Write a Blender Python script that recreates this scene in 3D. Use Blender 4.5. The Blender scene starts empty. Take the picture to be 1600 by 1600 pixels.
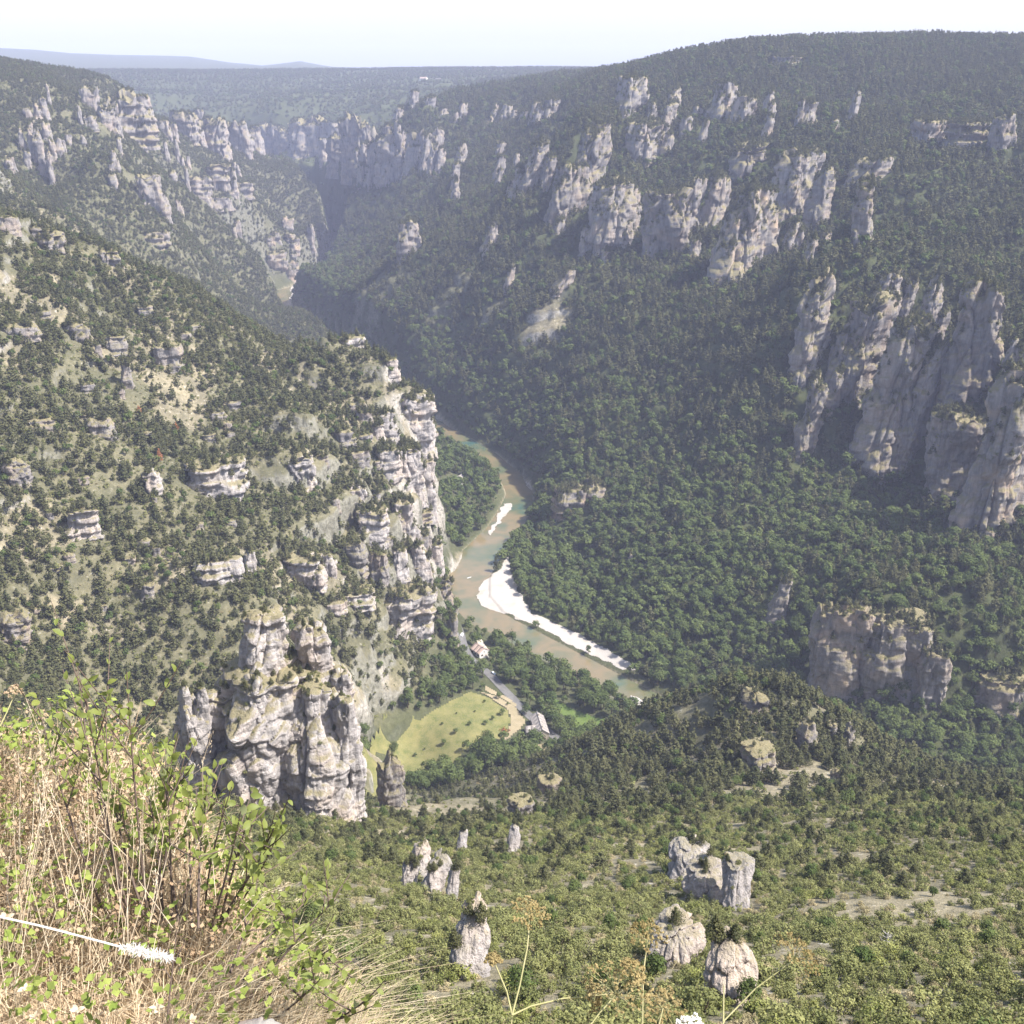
import bpy, bmesh, math, random
import numpy as np
from mathutils import Vector, Matrix

R = math.radians
scene = bpy.context.scene
COL = scene.collection

# ------------------------------------------------------------------ camera
PITCH = R(22.8)
CAM_Z = 420.0                      # metres above the river
F_PX = 1640.0                      # focal length in photograph pixels (1600 wide)
cam_d = bpy.data.cameras.new("camera")
cam_d.sensor_width = 36.0
cam_d.lens = 36.0 * F_PX / 1600.0
cam_d.clip_start = 0.05
cam_d.clip_end = 60000.0
cam = bpy.data.objects.new("camera", cam_d)
COL.objects.link(cam)
cam.location = (0, 0, CAM_Z)
cam.rotation_euler = (R(90) - PITCH, 0, 0)
scene.camera = cam

# ------------------------------------------------------------------ sky and sun
SUN_EL, SUN_AZ = R(54), R(102)     # azimuth clockwise from the viewing direction (+Y)
world = bpy.data.worlds.new("World")
scene.world = world
world.use_nodes = True
wn = world.node_tree
for n in list(wn.nodes):
    wn.nodes.remove(n)
w_out = wn.nodes.new("ShaderNodeOutputWorld")
w_bg = wn.nodes.new("ShaderNodeBackground")
w_sky = wn.nodes.new("ShaderNodeTexSky")
w_sky.sky_type = 'NISHITA'
w_sky.sun_disc = False
w_sky.sun_elevation = SUN_EL
w_sky.sun_rotation = SUN_AZ
w_sky.altitude = 900
w_sky.air_density = 1.3
w_sky.dust_density = 4.0
w_sky.ozone_density = 1.0
w_bg.inputs['Strength'].default_value = 0.13
wn.links.new(w_sky.outputs[0], w_bg.inputs[0])
wn.links.new(w_bg.outputs[0], w_out.inputs[0])

sun_d = bpy.data.lights.new("sun", 'SUN')
sun_d.energy = 5.0
sun_d.angle = R(0.53)
sun_d.color = (1.0, 0.95, 0.87)
sun = bpy.data.objects.new("sun", sun_d)
COL.objects.link(sun)
sdir = Vector((math.sin(SUN_AZ) * math.cos(SUN_EL), math.cos(SUN_AZ) * math.cos(SUN_EL), math.sin(SUN_EL)))
sun.rotation_euler = sdir.to_track_quat('Z', 'Y').to_euler()

vs = scene.view_settings
vs.view_transform = 'Standard'
vs.look = 'None'
vs.exposure = 1.25
vs.gamma = 1.0
vs.use_curve_mapping = False
scene.render.engine = 'CYCLES'
cy = scene.cycles
cy.max_bounces = 4
cy.diffuse_bounces = 2
cy.glossy_bounces = 2
cy.transmission_bounces = 3
cy.transparent_max_bounces = 6
cy.volume_bounces = 0
cy.use_denoising = True
cy.caustics_reflective = False
cy.caustics_refractive = False
cy.use_adaptive_sampling = True
cy.adaptive_threshold = 0.02

# ------------------------------------------------------------------ numeric helpers
def hsh(ix, iy, iz, seed):
    with np.errstate(over='ignore'):
        h = (ix.astype(np.int64).astype(np.uint32) * np.uint32(374761393)
             + iy.astype(np.int64).astype(np.uint32) * np.uint32(668265263)
             + iz.astype(np.int64).astype(np.uint32) * np.uint32(2147483647 - 18)
             + np.uint32((seed * 974634777 + 12345) & 0xffffffff))
        h = (h ^ (h >> np.uint32(13))) * np.uint32(1274126177)
        h = (h ^ (h >> np.uint32(16))) * np.uint32(2246822519)
        h = h ^ (h >> np.uint32(15))
    return h.astype(np.float64) / 4294967295.0

def vn2(x, y, seed=0):
    ix = np.floor(x); iy = np.floor(y)
    fx = x - ix; fy = y - iy
    fx = fx * fx * fx * (fx * (fx * 6 - 15) + 10); fy = fy * fy * fy * (fy * (fy * 6 - 15) + 10)
    z = np.zeros_like(ix)
    a = hsh(ix, iy, z, seed); b = hsh(ix + 1, iy, z, seed)
    c = hsh(ix, iy + 1, z, seed); d = hsh(ix + 1, iy + 1, z, seed)
    return (a + (b - a) * fx) * (1 - fy) + (c + (d - c) * fx) * fy

def vn3(x, y, z, seed=0):
    ix = np.floor(x); iy = np.floor(y); iz = np.floor(z)
    fx = x - ix; fy = y - iy; fz = z - iz
    fx = fx * fx * (3 - 2 * fx); fy = fy * fy * (3 - 2 * fy); fz = fz * fz * (3 - 2 * fz)
    def L(k):
        a = hsh(ix, iy, iz + k, seed); b = hsh(ix + 1, iy, iz + k, seed)
        c = hsh(ix, iy + 1, iz + k, seed); d = hsh(ix + 1, iy + 1, iz + k, seed)
        return (a + (b - a) * fx) * (1 - fy) + (c + (d - c) * fx) * fy
    a = L(0); b = L(1)
    return a + (b - a) * fz

def fbm2(x, y, oct=4, seed=0, gain=0.5):
    s = 0; a = 1.0; t = 0
    for o in range(oct):
        s = s + a * vn2(x, y, seed + o * 17); t += a
        a *= gain; x = x * 2.03 + 5.1; y = y * 2.03 + 3.7
    return s / t

def fbm3(x, y, z, oct=3, seed=0, gain=0.5):
    s = 0; a = 1.0; t = 0
    for o in range(oct):
        s = s + a * vn3(x, y, z, seed + o * 17); t += a
        a *= gain; x = x * 2.03 + 5.1; y = y * 2.03 + 3.7; z = z * 2.03 + 1.3
    return s / t

def sstep(a, b, x):
    t = np.clip((x - a) / (b - a), 0, 1)
    return t * t * (3 - 2 * t)

def cells3(x, y, z, seed=0):
    """distance to the nearest and second nearest cell point, and the nearest cell's random value"""
    ix = np.floor(x); iy = np.floor(y); iz = np.floor(z)
    d1 = np.full(x.shape, 9.0); d2 = np.full(x.shape, 9.0); rid = np.zeros(x.shape)
    for i in (-1, 0, 1):
        for j in (-1, 0, 1):
            for k in (-1, 0, 1):
                cx = ix + i; cyy = iy + j; cz = iz + k
                px = cx + 0.1 + 0.8 * hsh(cx, cyy, cz, seed)
                py = cyy + 0.1 + 0.8 * hsh(cx, cyy, cz, seed + 1)
                pz = cz + 0.1 + 0.8 * hsh(cx, cyy, cz, seed + 2)
                d = np.sqrt((px - x) ** 2 + (py - y) ** 2 + (pz - z) ** 2)
                r = hsh(cx, cyy, cz, seed + 3)
                near = d < d1
                d2 = np.where(near, d1, np.minimum(d2, d))
                rid = np.where(near, r, rid)
                d1 = np.where(near, d, d1)
    return d1, d2, rid

SP, CP = math.sin(PITCH), math.cos(PITCH)
def ray(px, py):
    """direction of a photograph pixel"""
    dx = (px - 800.0) / F_PX; dy = (800.0 - py) / F_PX
    return dx, CP + dy * SP, -SP + dy * CP

def at_y(px, py, y):
    rx, ry, rz = ray(px, py)
    t = y / ry
    return rx * t, y, CAM_Z + rz * t

def at_z(px, py, z):
    rx, ry, rz = ray(px, py)
    t = (z - CAM_Z) / rz
    return rx * t, ry * t, z

def project(x, y, z):
    zz = z - CAM_Z
    dep = y * CP - zz * SP
    up = y * SP + zz * CP
    dep = np.where(np.abs(dep) < 1e-6, 1e-6, dep)
    return 800 + F_PX * x / dep, 800 - F_PX * up / dep, dep

# ------------------------------------------------------------------ scene helpers
def tag(o, label=None, cat=None, group=None, kind=None):
    if label: o["label"] = label
    if cat: o["category"] = cat
    if group: o["group"] = group
    if kind: o["kind"] = kind
    return o

def empty(name, loc=(0, 0, 0), rz=0.0):
    o = bpy.data.objects.new(name, None)
    o.empty_display_size = 0.1
    o.location = loc
    o.rotation_euler = (0, 0, rz)
    COL.objects.link(o)
    return o

def mesh_np(name, verts, faces, mat=None, smooth=False):
    """verts (n,3); faces (m,3) or (m,4) int arrays"""
    me = bpy.data.meshes.new(name)
    verts = np.asarray(verts, dtype=np.float32)
    faces = np.asarray(faces, dtype=np.int32)
    me.vertices.add(len(verts))
    me.vertices.foreach_set("co", verts.ravel())
    k = faces.shape[1]
    me.loops.add(faces.size)
    me.loops.foreach_set("vertex_index", faces.ravel())
    me.polygons.add(len(faces))
    me.polygons.foreach_set("loop_start", np.arange(0, faces.size, k, dtype=np.int32))
    if smooth:
        me.polygons.foreach_set("use_smooth", np.ones(len(faces), dtype=bool))
    me.update(calc_edges=True)
    if mat: me.materials.append(mat)
    return me

def obj_from(name, me, parent=None, loc=None):
    o = bpy.data.objects.new(name, me)
    COL.objects.link(o)
    if parent: o.parent = parent
    if loc is not None: o.location = loc
    return o

def poly_mesh(name, verts, faces, mat=None, smooth=False):
    me = bpy.data.meshes.new(name)
    me.from_pydata([tuple(v) for v in verts], [], [tuple(f) for f in faces])
    if smooth:
        for p in me.polygons: p.use_smooth = True
    if mat: me.materials.append(mat)
    me.update()
    return me

# ------------------------------------------------------------------ materials
class NT:
    def __init__(s, name):
        s.m = bpy.data.materials.new(name); s.m.use_nodes = True
        s.t = s.m.node_tree
        for n in list(s.t.nodes): s.t.nodes.remove(n)
        s.out = s.n("ShaderNodeOutputMaterial")
    def n(s, typ, **kw):
        nd = s.t.nodes.new(typ)
        for k, v in kw.items(): setattr(nd, k, v)
        return nd
    def l(s, a, b): s.t.links.new(a, b)
    def noise(s, vec, scale, detail=4, rough=0.6, dist=0.0):
        nd = s.n("ShaderNodeTexNoise")
        nd.inputs['Scale'].default_value = scale; nd.inputs['Detail'].default_value = detail
        nd.inputs['Roughness'].default_value = rough; nd.inputs['Distortion'].default_value = dist
        if vec is not None: s.l(vec, nd.inputs['Vector'])
        return nd.outputs['Fac']
    def ramp(s, fac, stops):
        nd = s.n("ShaderNodeValToRGB")
        e = nd.color_ramp.elements
        while len(e) < len(stops): e.new(0.5)
        for i, (p, c) in enumerate(stops):
            e[i].position = p; e[i].color = (*c, 1) if len(c) == 3 else c
        s.l(fac, nd.inputs['Fac'])
        return nd.outputs['Color']
    def mix(s, fac, a, b, blend='MIX'):
        nd = s.n("ShaderNodeMix", data_type='RGBA', blend_type=blend)
        for sock, v in ((nd.inputs['Factor'], fac), (nd.inputs[6], a), (nd.inputs[7], b)):
            if hasattr(v, 'is_linked'): s.l(v, sock)
            elif isinstance(v, (int, float)): sock.default_value = v
            else: sock.default_value = (*v, 1)
        return nd.outputs[2]
    def math(s, op, a, b=None, clamp=False):
        nd = s.n("ShaderNodeMath", operation=op); nd.use_clamp = clamp
        for i, v in enumerate((a, b)):
            if v is None: continue
            if hasattr(v, 'is_linked'): s.l(v, nd.inputs[i])
            else: nd.inputs[i].default_value = v
        return nd.outputs[0]
    def maprange(s, v, a, b, c=0.0, d=1.0):
        nd = s.n("ShaderNodeMapRange"); s.l(v, nd.inputs['Value'])
        nd.inputs['From Min'].default_value = a; nd.inputs['From Max'].default_value = b
        nd.inputs['To Min'].default_value = c; nd.inputs['To Max'].default_value = d
        return nd.outputs[0]
    def scaled(s, vec, sc):
        nd = s.n("ShaderNodeMapping"); nd.inputs['Scale'].default_value = sc
        s.l(vec, nd.inputs['Vector']); return nd.outputs[0]
    def bump(s, h, strength, dist, normal=None):
        nd = s.n("ShaderNodeBump"); nd.inputs['Strength'].default_value = strength
        nd.inputs['Distance'].default_value = dist
        s.l(h, nd.inputs['Height'])
        if normal: s.l(normal, nd.inputs['Normal'])
        return nd.outputs[0]
    def principled(s, col, rough=0.9, normal=None, spec=0.2, metal=0.0):
        nd = s.n("ShaderNodeBsdfPrincipled")
        for sock, v in ((nd.inputs['Base Color'], col), (nd.inputs['Roughness'], rough)):
            if hasattr(v, 'is_linked'): s.l(v, sock)
            elif isinstance(v, (int, float)): sock.default_value = v
            else: sock.default_value = (*v, 1)
        nd.inputs['Specular IOR Level'].default_value = spec
        nd.inputs['Metallic'].default_value = metal
        if normal: s.l(normal, nd.inputs['Normal'])
        s.l(nd.outputs[0], s.out.inputs['Surface'])
        return nd
    def pos(s): return s.n("ShaderNodeNewGeometry").outputs['Position']

def m_plain(name, col, rough=0.8, var=0.25, scale=3.0, spec=0.2):
    k = NT(name); co = k.n("ShaderNodeTexCoord").outputs['Object']
    f = k.noise(co, scale, 5, 0.65)
    c = k.mix(f, tuple(v * (1 - var) for v in col), tuple(min(1, v * (1 + var)) for v in col))
    k.principled(c, rough, spec=spec); return k.m

def m_ground():
    k = NT("hillside_ground"); p = k.pos()
    g = k.n("ShaderNodeNewGeometry")
    sep = k.n("ShaderNodeSeparateXYZ"); k.l(g.outputs['Normal'], sep.inputs[0])
    veg = k.n("ShaderNodeAttribute", attribute_name="veg").outputs['Fac']
    n1 = k.noise(p, 0.03, 3, 0.6); n2 = k.noise(p, 0.35, 4, 0.7); n3 = k.noise(p, 2.5, 2, 0.7)
    dry = k.mix(n2, (0.15, 0.13, 0.08), (0.32, 0.275, 0.19))
    green = k.mix(n2, (0.085, 0.080, 0.052), (0.185, 0.162, 0.112))
    a = k.maprange(k.math('ADD', n1, k.math('MULTIPLY', n2, 0.5)), 0.66, 0.95)
    soil = k.mix(a, green, dry)
    rock = k.mix(k.maprange(n2, 0.35, 0.65), (0.17, 0.155, 0.135), (0.44, 0.41, 0.37))
    rock = k.mix(k.maprange(n3, 0.45, 0.75, 0.0, 0.6), rock, (0.13, 0.125, 0.07))
    steep = k.maprange(k.math('ADD', sep.outputs['Z'], k.math('MULTIPLY', n2, 0.5)), 0.84, 0.66)
    patch = k.maprange(k.math('ADD', n2, k.math('MULTIPLY', n3, 0.25)), 0.74, 0.82)
    r = k.math('MAXIMUM', steep, k.math('MULTIPLY', patch, 0.8))
    c = k.mix(r, soil, rock)
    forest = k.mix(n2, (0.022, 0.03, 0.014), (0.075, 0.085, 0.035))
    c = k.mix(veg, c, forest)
    near = k.n("ShaderNodeAttribute", attribute_name="near").outputs['Fac']
    n4 = k.noise(p, 22.0, 3, 0.7)
    c = k.mix(near, c, k.mix(n4, (0.20, 0.125, 0.075), (0.52, 0.41, 0.28)))
    b = k.bump(k.math('ADD', n2, k.math('MULTIPLY', n3, 0.3)), 0.6, 1.2)
    k.principled(c, 0.95, b, 0.05)
    return k.m

def m_rock(name, pale=1.0, warm=0.0, streak=1.0, up0=0.50, up1=0.98):
    k = NT(name); p = k.pos(); g = k.n("ShaderNodeNewGeometry")
    sep = k.n("ShaderNodeSeparateXYZ"); k.l(g.outputs['Normal'], sep.inputs[0])
    n1 = k.noise(p, 0.06, 2, 0.6)
    vert = k.noise(k.scaled(p, (0.35, 0.35, 0.03)), 1.0, 3, 0.7)
    bed = k.noise(k.scaled(p, (0.04, 0.04, 0.6)), 1.0, 2, 0.6)
    fine = k.noise(p, 1.1, 4, 0.75)
    base = k.mix(fine, tuple(v * pale for v in (0.180, 0.165, 0.160)), tuple(min(.8, v * pale) for v in (0.375, 0.345, 0.332)))
    grey = k.maprange(vert, 0.40, 0.66, 0.0, 0.75 * streak)
    c = k.mix(grey, base, (0.135, 0.128, 0.128))
    wm = k.maprange(n1, 0.46, 0.72, 0.0, 0.35 + warm)
    c = k.mix(wm, c, (0.52, 0.37, 0.25))
    dk = k.maprange(bed, 0.60, 0.72, 0.0, 0.4)
    c = k.mix(dk, c, (0.19, 0.175, 0.165))
    up = k.maprange(k.math('ADD', sep.outputs['Z'], k.math('MULTIPLY', fine, 0.7)), up0, up1)
    c = k.mix(k.math('MULTIPLY', up, 0.9), c, k.mix(fine, (0.09, 0.095, 0.04), (0.26, 0.21, 0.115)))
    h = k.math('ADD', k.math('MULTIPLY', fine, 0.6), k.math('ADD', k.math('MULTIPLY', vert, 0.8), k.math('MULTIPLY', bed, 0.5)))
    b = k.bump(h, 0.8, 1.4)
    k.principled(c, 0.9, b, 0.1)
    return k.m

def m_leaf(name, a, b, var=0.35, transl=0.25, hue=0.0):
    """foliage: colour differs per plant and per patch"""
    k = NT(name)
    oi = k.n("ShaderNodeObjectInfo")
    g = k.n("ShaderNodeNewGeometry")
    nn = k.noise(g.outputs['Position'], 0.05, 1, 0.5)
    n2 = k.noise(g.outputs['Position'], 1.3, 1, 0.7)
    f = k.math('ADD', k.math('MULTIPLY', oi.outputs['Random'], 0.6), k.math('MULTIPLY', nn, 0.4))
    c = k.mix(f, a, b)
    v = k.maprange(n2, 0.25, 0.75, 1 - var, 1 + var)
    hs = k.n("ShaderNodeHueSaturation"); k.l(c, hs.inputs['Color']); k.l(v, hs.inputs['Value'])
    c = hs.outputs[0]
    d = k.n("ShaderNodeBsdfDiffuse"); k.l(c, d.inputs['Color'])
    if transl > 0:
        t = k.n("ShaderNodeBsdfTranslucent"); k.l(c, t.inputs['Color'])
        mx = k.n("ShaderNodeMixShader"); mx.inputs[0].default_value = transl
        k.l(d.outputs[0], mx.inputs[1]); k.l(t.outputs[0], mx.inputs[2])
        k.l(mx.outputs[0], k.out.inputs['Surface'])
    else:
        k.l(d.outputs[0], k.out.inputs['Surface'])
    return k.m

M = {}
M['ground'] = m_ground()
M['rock'] = m_rock("limestone", 1.0)
M['rock_pale'] = m_rock("pale_limestone", 1.5, 0.0, 0.8, 0.68, 1.1)
M['rock_bare'] = m_rock("bare_limestone", 1.15, 0.0, 0.8, 1.0, 1.5)
M['rock_grey_shade'] = m_rock("grey_shaded_limestone", 0.8, 0.0, 1.2)  # grey stone; its darker tone also paints shade onto the shaded cliffs
M['rock_pink'] = m_rock("stained_limestone", 1.0, 0.3)
M['bark'] = m_plain("bark", (0.10, 0.075, 0.055), 0.95, 0.4, 2.0)
M['pine'] = m_leaf("pine_needles", (0.052, 0.060, 0.031), (0.130, 0.128, 0.062))
M['broad'] = m_leaf("broad_leaves", (0.056, 0.082, 0.029), (0.125, 0.150, 0.052))
M['scrub'] = m_leaf("scrub_leaves", (0.115, 0.128, 0.050), (0.245, 0.245, 0.102))
M['scrub_bright'] = m_leaf("bright_scrub_leaves", (0.145, 0.165, 0.052), (0.265, 0.268, 0.095))
M['scrub_dry'] = m_leaf("dry_scrub", (0.22, 0.195, 0.105), (0.38, 0.32, 0.19))
M['dead'] = m_leaf("dead_needles", (0.26, 0.11, 0.05), (0.30, 0.14, 0.07), 0.3, 0.1)
# ------------------------------------------------------------------ terrain
# river course (centre line, map metres) with half widths
RIV = np.array([[520, 470, 17], [340, 515, 17], [255, 552, 17], [185, 588, 17], [102, 640, 15], [76, 667, 15], [49, 697, 14], [28, 720, 14], [0, 750, 14],
                [-22, 772, 16], [-37, 805, 17], [-40, 845, 19], [-28, 900, 19], [-8, 955, 17], [2, 1000, 17], [9, 1045, 16], [0, 1095, 15],
                [-30, 1170, 15], [-90, 1271, 15], [-200, 1480, 16], [-330, 1740, 17], [-440, 1990, 20], [-462, 2080, 30], [-466, 2150, 33], [-435, 2240, 26],
                [-400, 2330, 20], [-380, 2430, 20], [-405, 2540, 20], [-462, 2640, 20], [-560, 2860, 20], [-800, 3050, 20], [-1150, 3150, 20], [-1700, 3300, 20]], float)

def riv_dist(x, y):
    """distance outside the river bank line, and side (+1 right bank)"""
    best = np.full(x.shape, 1e9); side = np.zeros(x.shape)
    for a, b in zip(RIV[:-1], RIV[1:]):
        dx, dy = b[0] - a[0], b[1] - a[1]
        t = np.clip(((x - a[0]) * dx + (y - a[1]) * dy) / (dx * dx + dy * dy), 0, 1)
        qx = x - a[0] - t * dx; qy = y - a[1] - t * dy
        d = np.hypot(qx, qy) - (a[2] + t * (b[2] - a[2]))
        near = d < best
        cr = dx * qy - dy * qx
        side = np.where(near, np.where(cr < 0, 1.0, -1.0), side)
        best = np.where(near, d, best)
    return best, side

CTRL = []
def cy_(px, py, y): CTRL.append(at_y(px, py, y))
def cz_(px, py, z): CTRL.append(at_z(px, py, z))
def cm_(x, y, z): CTRL.append((x, y, z))
# slope below the viewpoint
for a in [(300, 1600, 54), (500, 1600, 57), (700, 1600, 60), (900, 1600, 61), (1100, 1600, 62), (1350, 1600, 63), (1580, 1600, 64),
          (350, 1450, 105), (500, 1450, 112), (700, 1450, 120), (900, 1450, 126), (1100, 1450, 130), (1350, 1450, 130), (1580, 1450, 125),
          (420, 1350, 190), (560, 1350, 205), (700, 1350, 212), (900, 1350, 218), (1100, 1350, 215), (1350, 1350, 200), (1580, 1350, 185),
          (530, 1262, 300), (620, 1300, 295), (720, 1300, 296), (820, 1292, 300), (1000, 1275, 308), (1200, 1260, 305), (1400, 1270, 290), (1580, 1280, 270),
          (640, 1268, 380), (600, 1287, 430), (690, 1281, 430), (600, 1270, 470), (680, 1262, 470), (720, 1258, 390), (830, 1248, 400), (950, 1200, 415), (1080, 1170, 415), (1200, 1150, 400), (1330, 1200, 380), (1450, 1225, 375), (1590, 1240, 360),
          (950, 1140, 500), (1010, 1112, 500), (1100, 1088, 480), (1200, 1072, 450), (1270, 1095, 445), (1330, 1145, 440), (1430, 1195, 440), (1590, 1225, 430)]:
    cy_(*a)
for a in [(60, 620, 14), (110, 585, 20), (190, 540, 25), (280, 500, 30), (380, 480, 30), (560, 440, 35), (0, 555, 16), (40, 575, 12), (-40, 520, 22), (-20, 548, 17)]: cm_(*a)
# meadow and valley floor
for a in [(580, 1215, 17), (600, 1130, 16), (700, 1140, 13), (740, 1085, 12), (800, 1120, 10), (840, 1135, 9), (900, 1165, 10), (760, 1050, 9), (745, 1015, 8),
          (720, 1010, 10), (715, 980, 9), (930, 1130, 5), (860, 1080, 5), (570, 1080, 45), (620, 1040, 40), (680, 1030, 18), (600, 1010, 60)]:
    cz_(*a)
# ravine left of the pinnacle
for a in [(250, 1150, 455), (330, 1060, 500), (450, 1180, 430), (540, 1110, 520), (150, 1150, 420), (0, 1150, 380)]: cy_(*a)
# near left hillside
for a in [(0, 1000, 480), (150, 1000, 510), (300, 950, 538), (450, 970, 560), (0, 800, 554), (150, 800, 590), (300, 850, 592), (420, 850, 620), (300, 750, 654),
          (150, 700, 640), (300, 650, 726), (450, 700, 720), (0, 600, 655), (150, 560, 740), (300, 550, 812), (430, 580, 810), (0, 450, 755), (130, 440, 840), (0, 345, 850),
          (100, 375, 900), (200, 405, 930), (280, 440, 925), (350, 486, 900), (400, 512, 880), (440, 528, 876), (480, 544, 880), (560, 564, 880),
          # promontory
          (620, 606, 872), (672, 646, 864), (560, 634, 816), (600, 680, 800), (665, 680, 845), (560, 740, 750), (620, 760, 775), (655, 780, 800), (540, 830, 690), (600, 860, 715), (650, 870, 735),
          (560, 920, 655), (640, 925, 700), (500, 950, 610), (560, 985, 610), (650, 1000, 668)]:
    cy_(*a)
for a in [(-60, 760, 25), (-64, 800, 30), (-66, 850, 35), (-72, 900, 30), (-60, 960, 14), (-45, 1000, 10), (-60, 1060, 10), (-95, 1000, 45), (-110, 1100, 30), (-140, 1000, 95), (-160, 1120, 60),
          (-190, 1240, 40), (-300, 1200, 110), (-250, 1040, 165), (-400, 1080, 225), (-500, 1150, 225), (-600, 1300, 240), (-515, 2143, 12), (-500, 2070, 10), (-500, 2210, 14), (-560, 2143, 45), (-470, 1450, 140), (-640, 1600, 250), (-330, 1480, 45), (-430, 1750, 50)]:
    cm_(*a)
# far left hill
for a in [(100, 330, 1250), (240, 300, 1700), (130, 240, 1600), (130, 160, 1850), (0, 250, 1300), (0, 128, 1800), (90, 126, 2000), (190, 134, 2250), (240, 180, 2400), (330, 330, 1950), (370, 292, 2260),
          (300, 250, 2300), (476, 362, 2440), (400, 430, 2050), (330, 400, 1800), (420, 332, 2390), (300, 200, 2650), (60, 200, 1700)]: cy_(*a)
# far gorge wall and plateau
for a in [(430, 235, 3300), (430, 188, 3330), (330, 235, 3350), (330, 188, 3400), (250, 175, 3500), (520, 255, 3000), (540, 190, 3150), (430, 150, 3900), (250, 150, 3900), (600, 150, 3500), (430, 110, 5000), (200, 108, 4600), (700, 112, 4600), (900, 114, 4200), (800, 140, 3000)]: cy_(*a)
# right bank, upstream
for a in [(560, 380, 2150), (590, 292, 2350), (610, 200, 2500), (640, 395, 1700), (700, 440, 1500), (620, 460, 1580), (850, 505, 1300), (760, 470, 1420), (700, 290, 2050), (720, 200, 2350), (780, 300, 1850), (800, 230, 2100), (560, 480, 1600), (570, 520, 1500),
          (900, 350, 1500), (910, 205, 1640), (1030, 400, 1370), (1150, 425, 1290), (1260, 345, 1330), (1270, 245, 1430), (1100, 270, 1500), (1000, 260, 1600), (1000, 180, 1760), (1150, 190, 1640), (1300, 180, 1640),
          (860, 160, 2050), (945, 122, 2150), (1010, 108, 2000), (1080, 94, 1950), (1160, 80, 1900), (1300, 70, 1950), (1450, 68, 1930), (1600, 68, 1900),
          (1500, 235, 1460), (1500, 190, 1530), (1590, 230, 1420), (1400, 300, 1290), (1300, 400, 1190), (1500, 350, 1190), (1590, 420, 1080), (1450, 130, 1700), (1590, 130, 1650), (1300, 110, 1790)]: cy_(*a)
# right bank, lower slopes
for a in [(1100, 600, 1050), (1000, 700, 1000), (900, 800, 945), (1000, 900, 790), (1100, 950, 740), (1250, 900, 740), (1370, 940, 652), (1400, 900, 690), (1400, 850, 745), (1580, 900, 680), (1570, 800, 780), (1590, 610, 850),
          (1450, 450, 1030), (1390, 430, 1060), (1280, 440, 1060), (1400, 765, 868), (1260, 720, 900), (1250, 590, 980), (1500, 765, 830), (1180, 500, 1130), (1000, 500, 1230), (900, 600, 1150), (800, 600, 1250), (1150, 760, 880), (780, 680, 1210), (700, 560, 1400), (1350, 640, 950), (1480, 600, 930), (870, 700, 1060), (1560, 1000, 630)]: cy_(*a)
for a in [(253, 632, 22), (330, 622, 25), (400, 615, 40), (230, 650, 28), (200, 640, 12), (260, 590, 7), (330, 570, 7), (500, 600, 80), (150, 690, 14), (480, 540, 25)]: cm_(*a)
# around and behind the viewpoint, beyond the frame
for a in [(0, 2, 411), (-12, 2, 414), (14, 0, 410), (0, 14, 398), (-30, 20, 400), (35, 18, 392), (0, 30, 381), (-60, -5, 418), (60, -10, 414), (0, -15, 419), (0, -80, 423), (-150, -60, 424), (160, -60, 420), (0, -600, 430), (-700, -500, 430), (800, -500, 425),
          (-160, 60, 372), (-220, 200, 300), (-300, 100, 385), (-420, 250, 350), (-500, 450, 345), (-600, 700, 390), (-900, 300, 425), (-750, 1000, 385), (-1000, 1400, 402), (-1200, 2300, 408), (160, 60, 345), (300, 130, 300), (420, 250, 220), (700, 200, 250), (900, 500, 160), (600, 330, 100), (1000, 50, 400),
          (700, 800, 240), (800, 1100, 370), (1100, 1500, 440), (1100, 2000, 462), (1500, 1000, 430), (1500, 2500, 455), (500, 2600, 440), (0, 3000, 415), (2500, 4000, 440),
          (-3000, 0, 430), (3000, -500, 430), (0, -3500, 430), (-3500, 3500, 430), (-2200, 3200, 330), (-1700, 3050, 240), (-1800, 2700, 400), (-1400, 3500, 400), (-6000, 6000, 440), (0, 8000, 428), (6000, 6000, 450), (-9000, 0, 430), (9000, 0, 430), (0, -9000, 430)]:
    cm_(*a)
CTRL = np.array(CTRL)
_cx, _cy, _cz = CTRL[:, 0] / 1000, CTRL[:, 1] / 1000, CTRL[:, 2]
_C2 = 0.022 ** 2
def _phi(r2): return np.sqrt(r2 + _C2)
_N = len(CTRL)
_A = np.zeros((_N + 3, _N + 3))
_A[:_N, :_N] = _phi((_cx[:, None] - _cx) ** 2 + (_cy[:, None] - _cy) ** 2)
_A[:_N, :_N] -= np.eye(_N) * 0.002
_A[:_N, _N] = 1; _A[:_N, _N + 1] = _cx; _A[:_N, _N + 2] = _cy
_A[_N:, :_N] = _A[:_N, _N:].T
_W = np.linalg.solve(_A, np.concatenate([_cz, np.zeros(3)]))

def rbf(x, y):
    x = x / 1000; y = y / 1000
    s = _W[_N] + _W[_N + 1] * x + _W[_N + 2] * y
    for i in range(_N):
        s = s + _W[i] * np.sqrt((x - _cx[i]) ** 2 + (y - _cy[i]) ** 2 + _C2)
    return s

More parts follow.
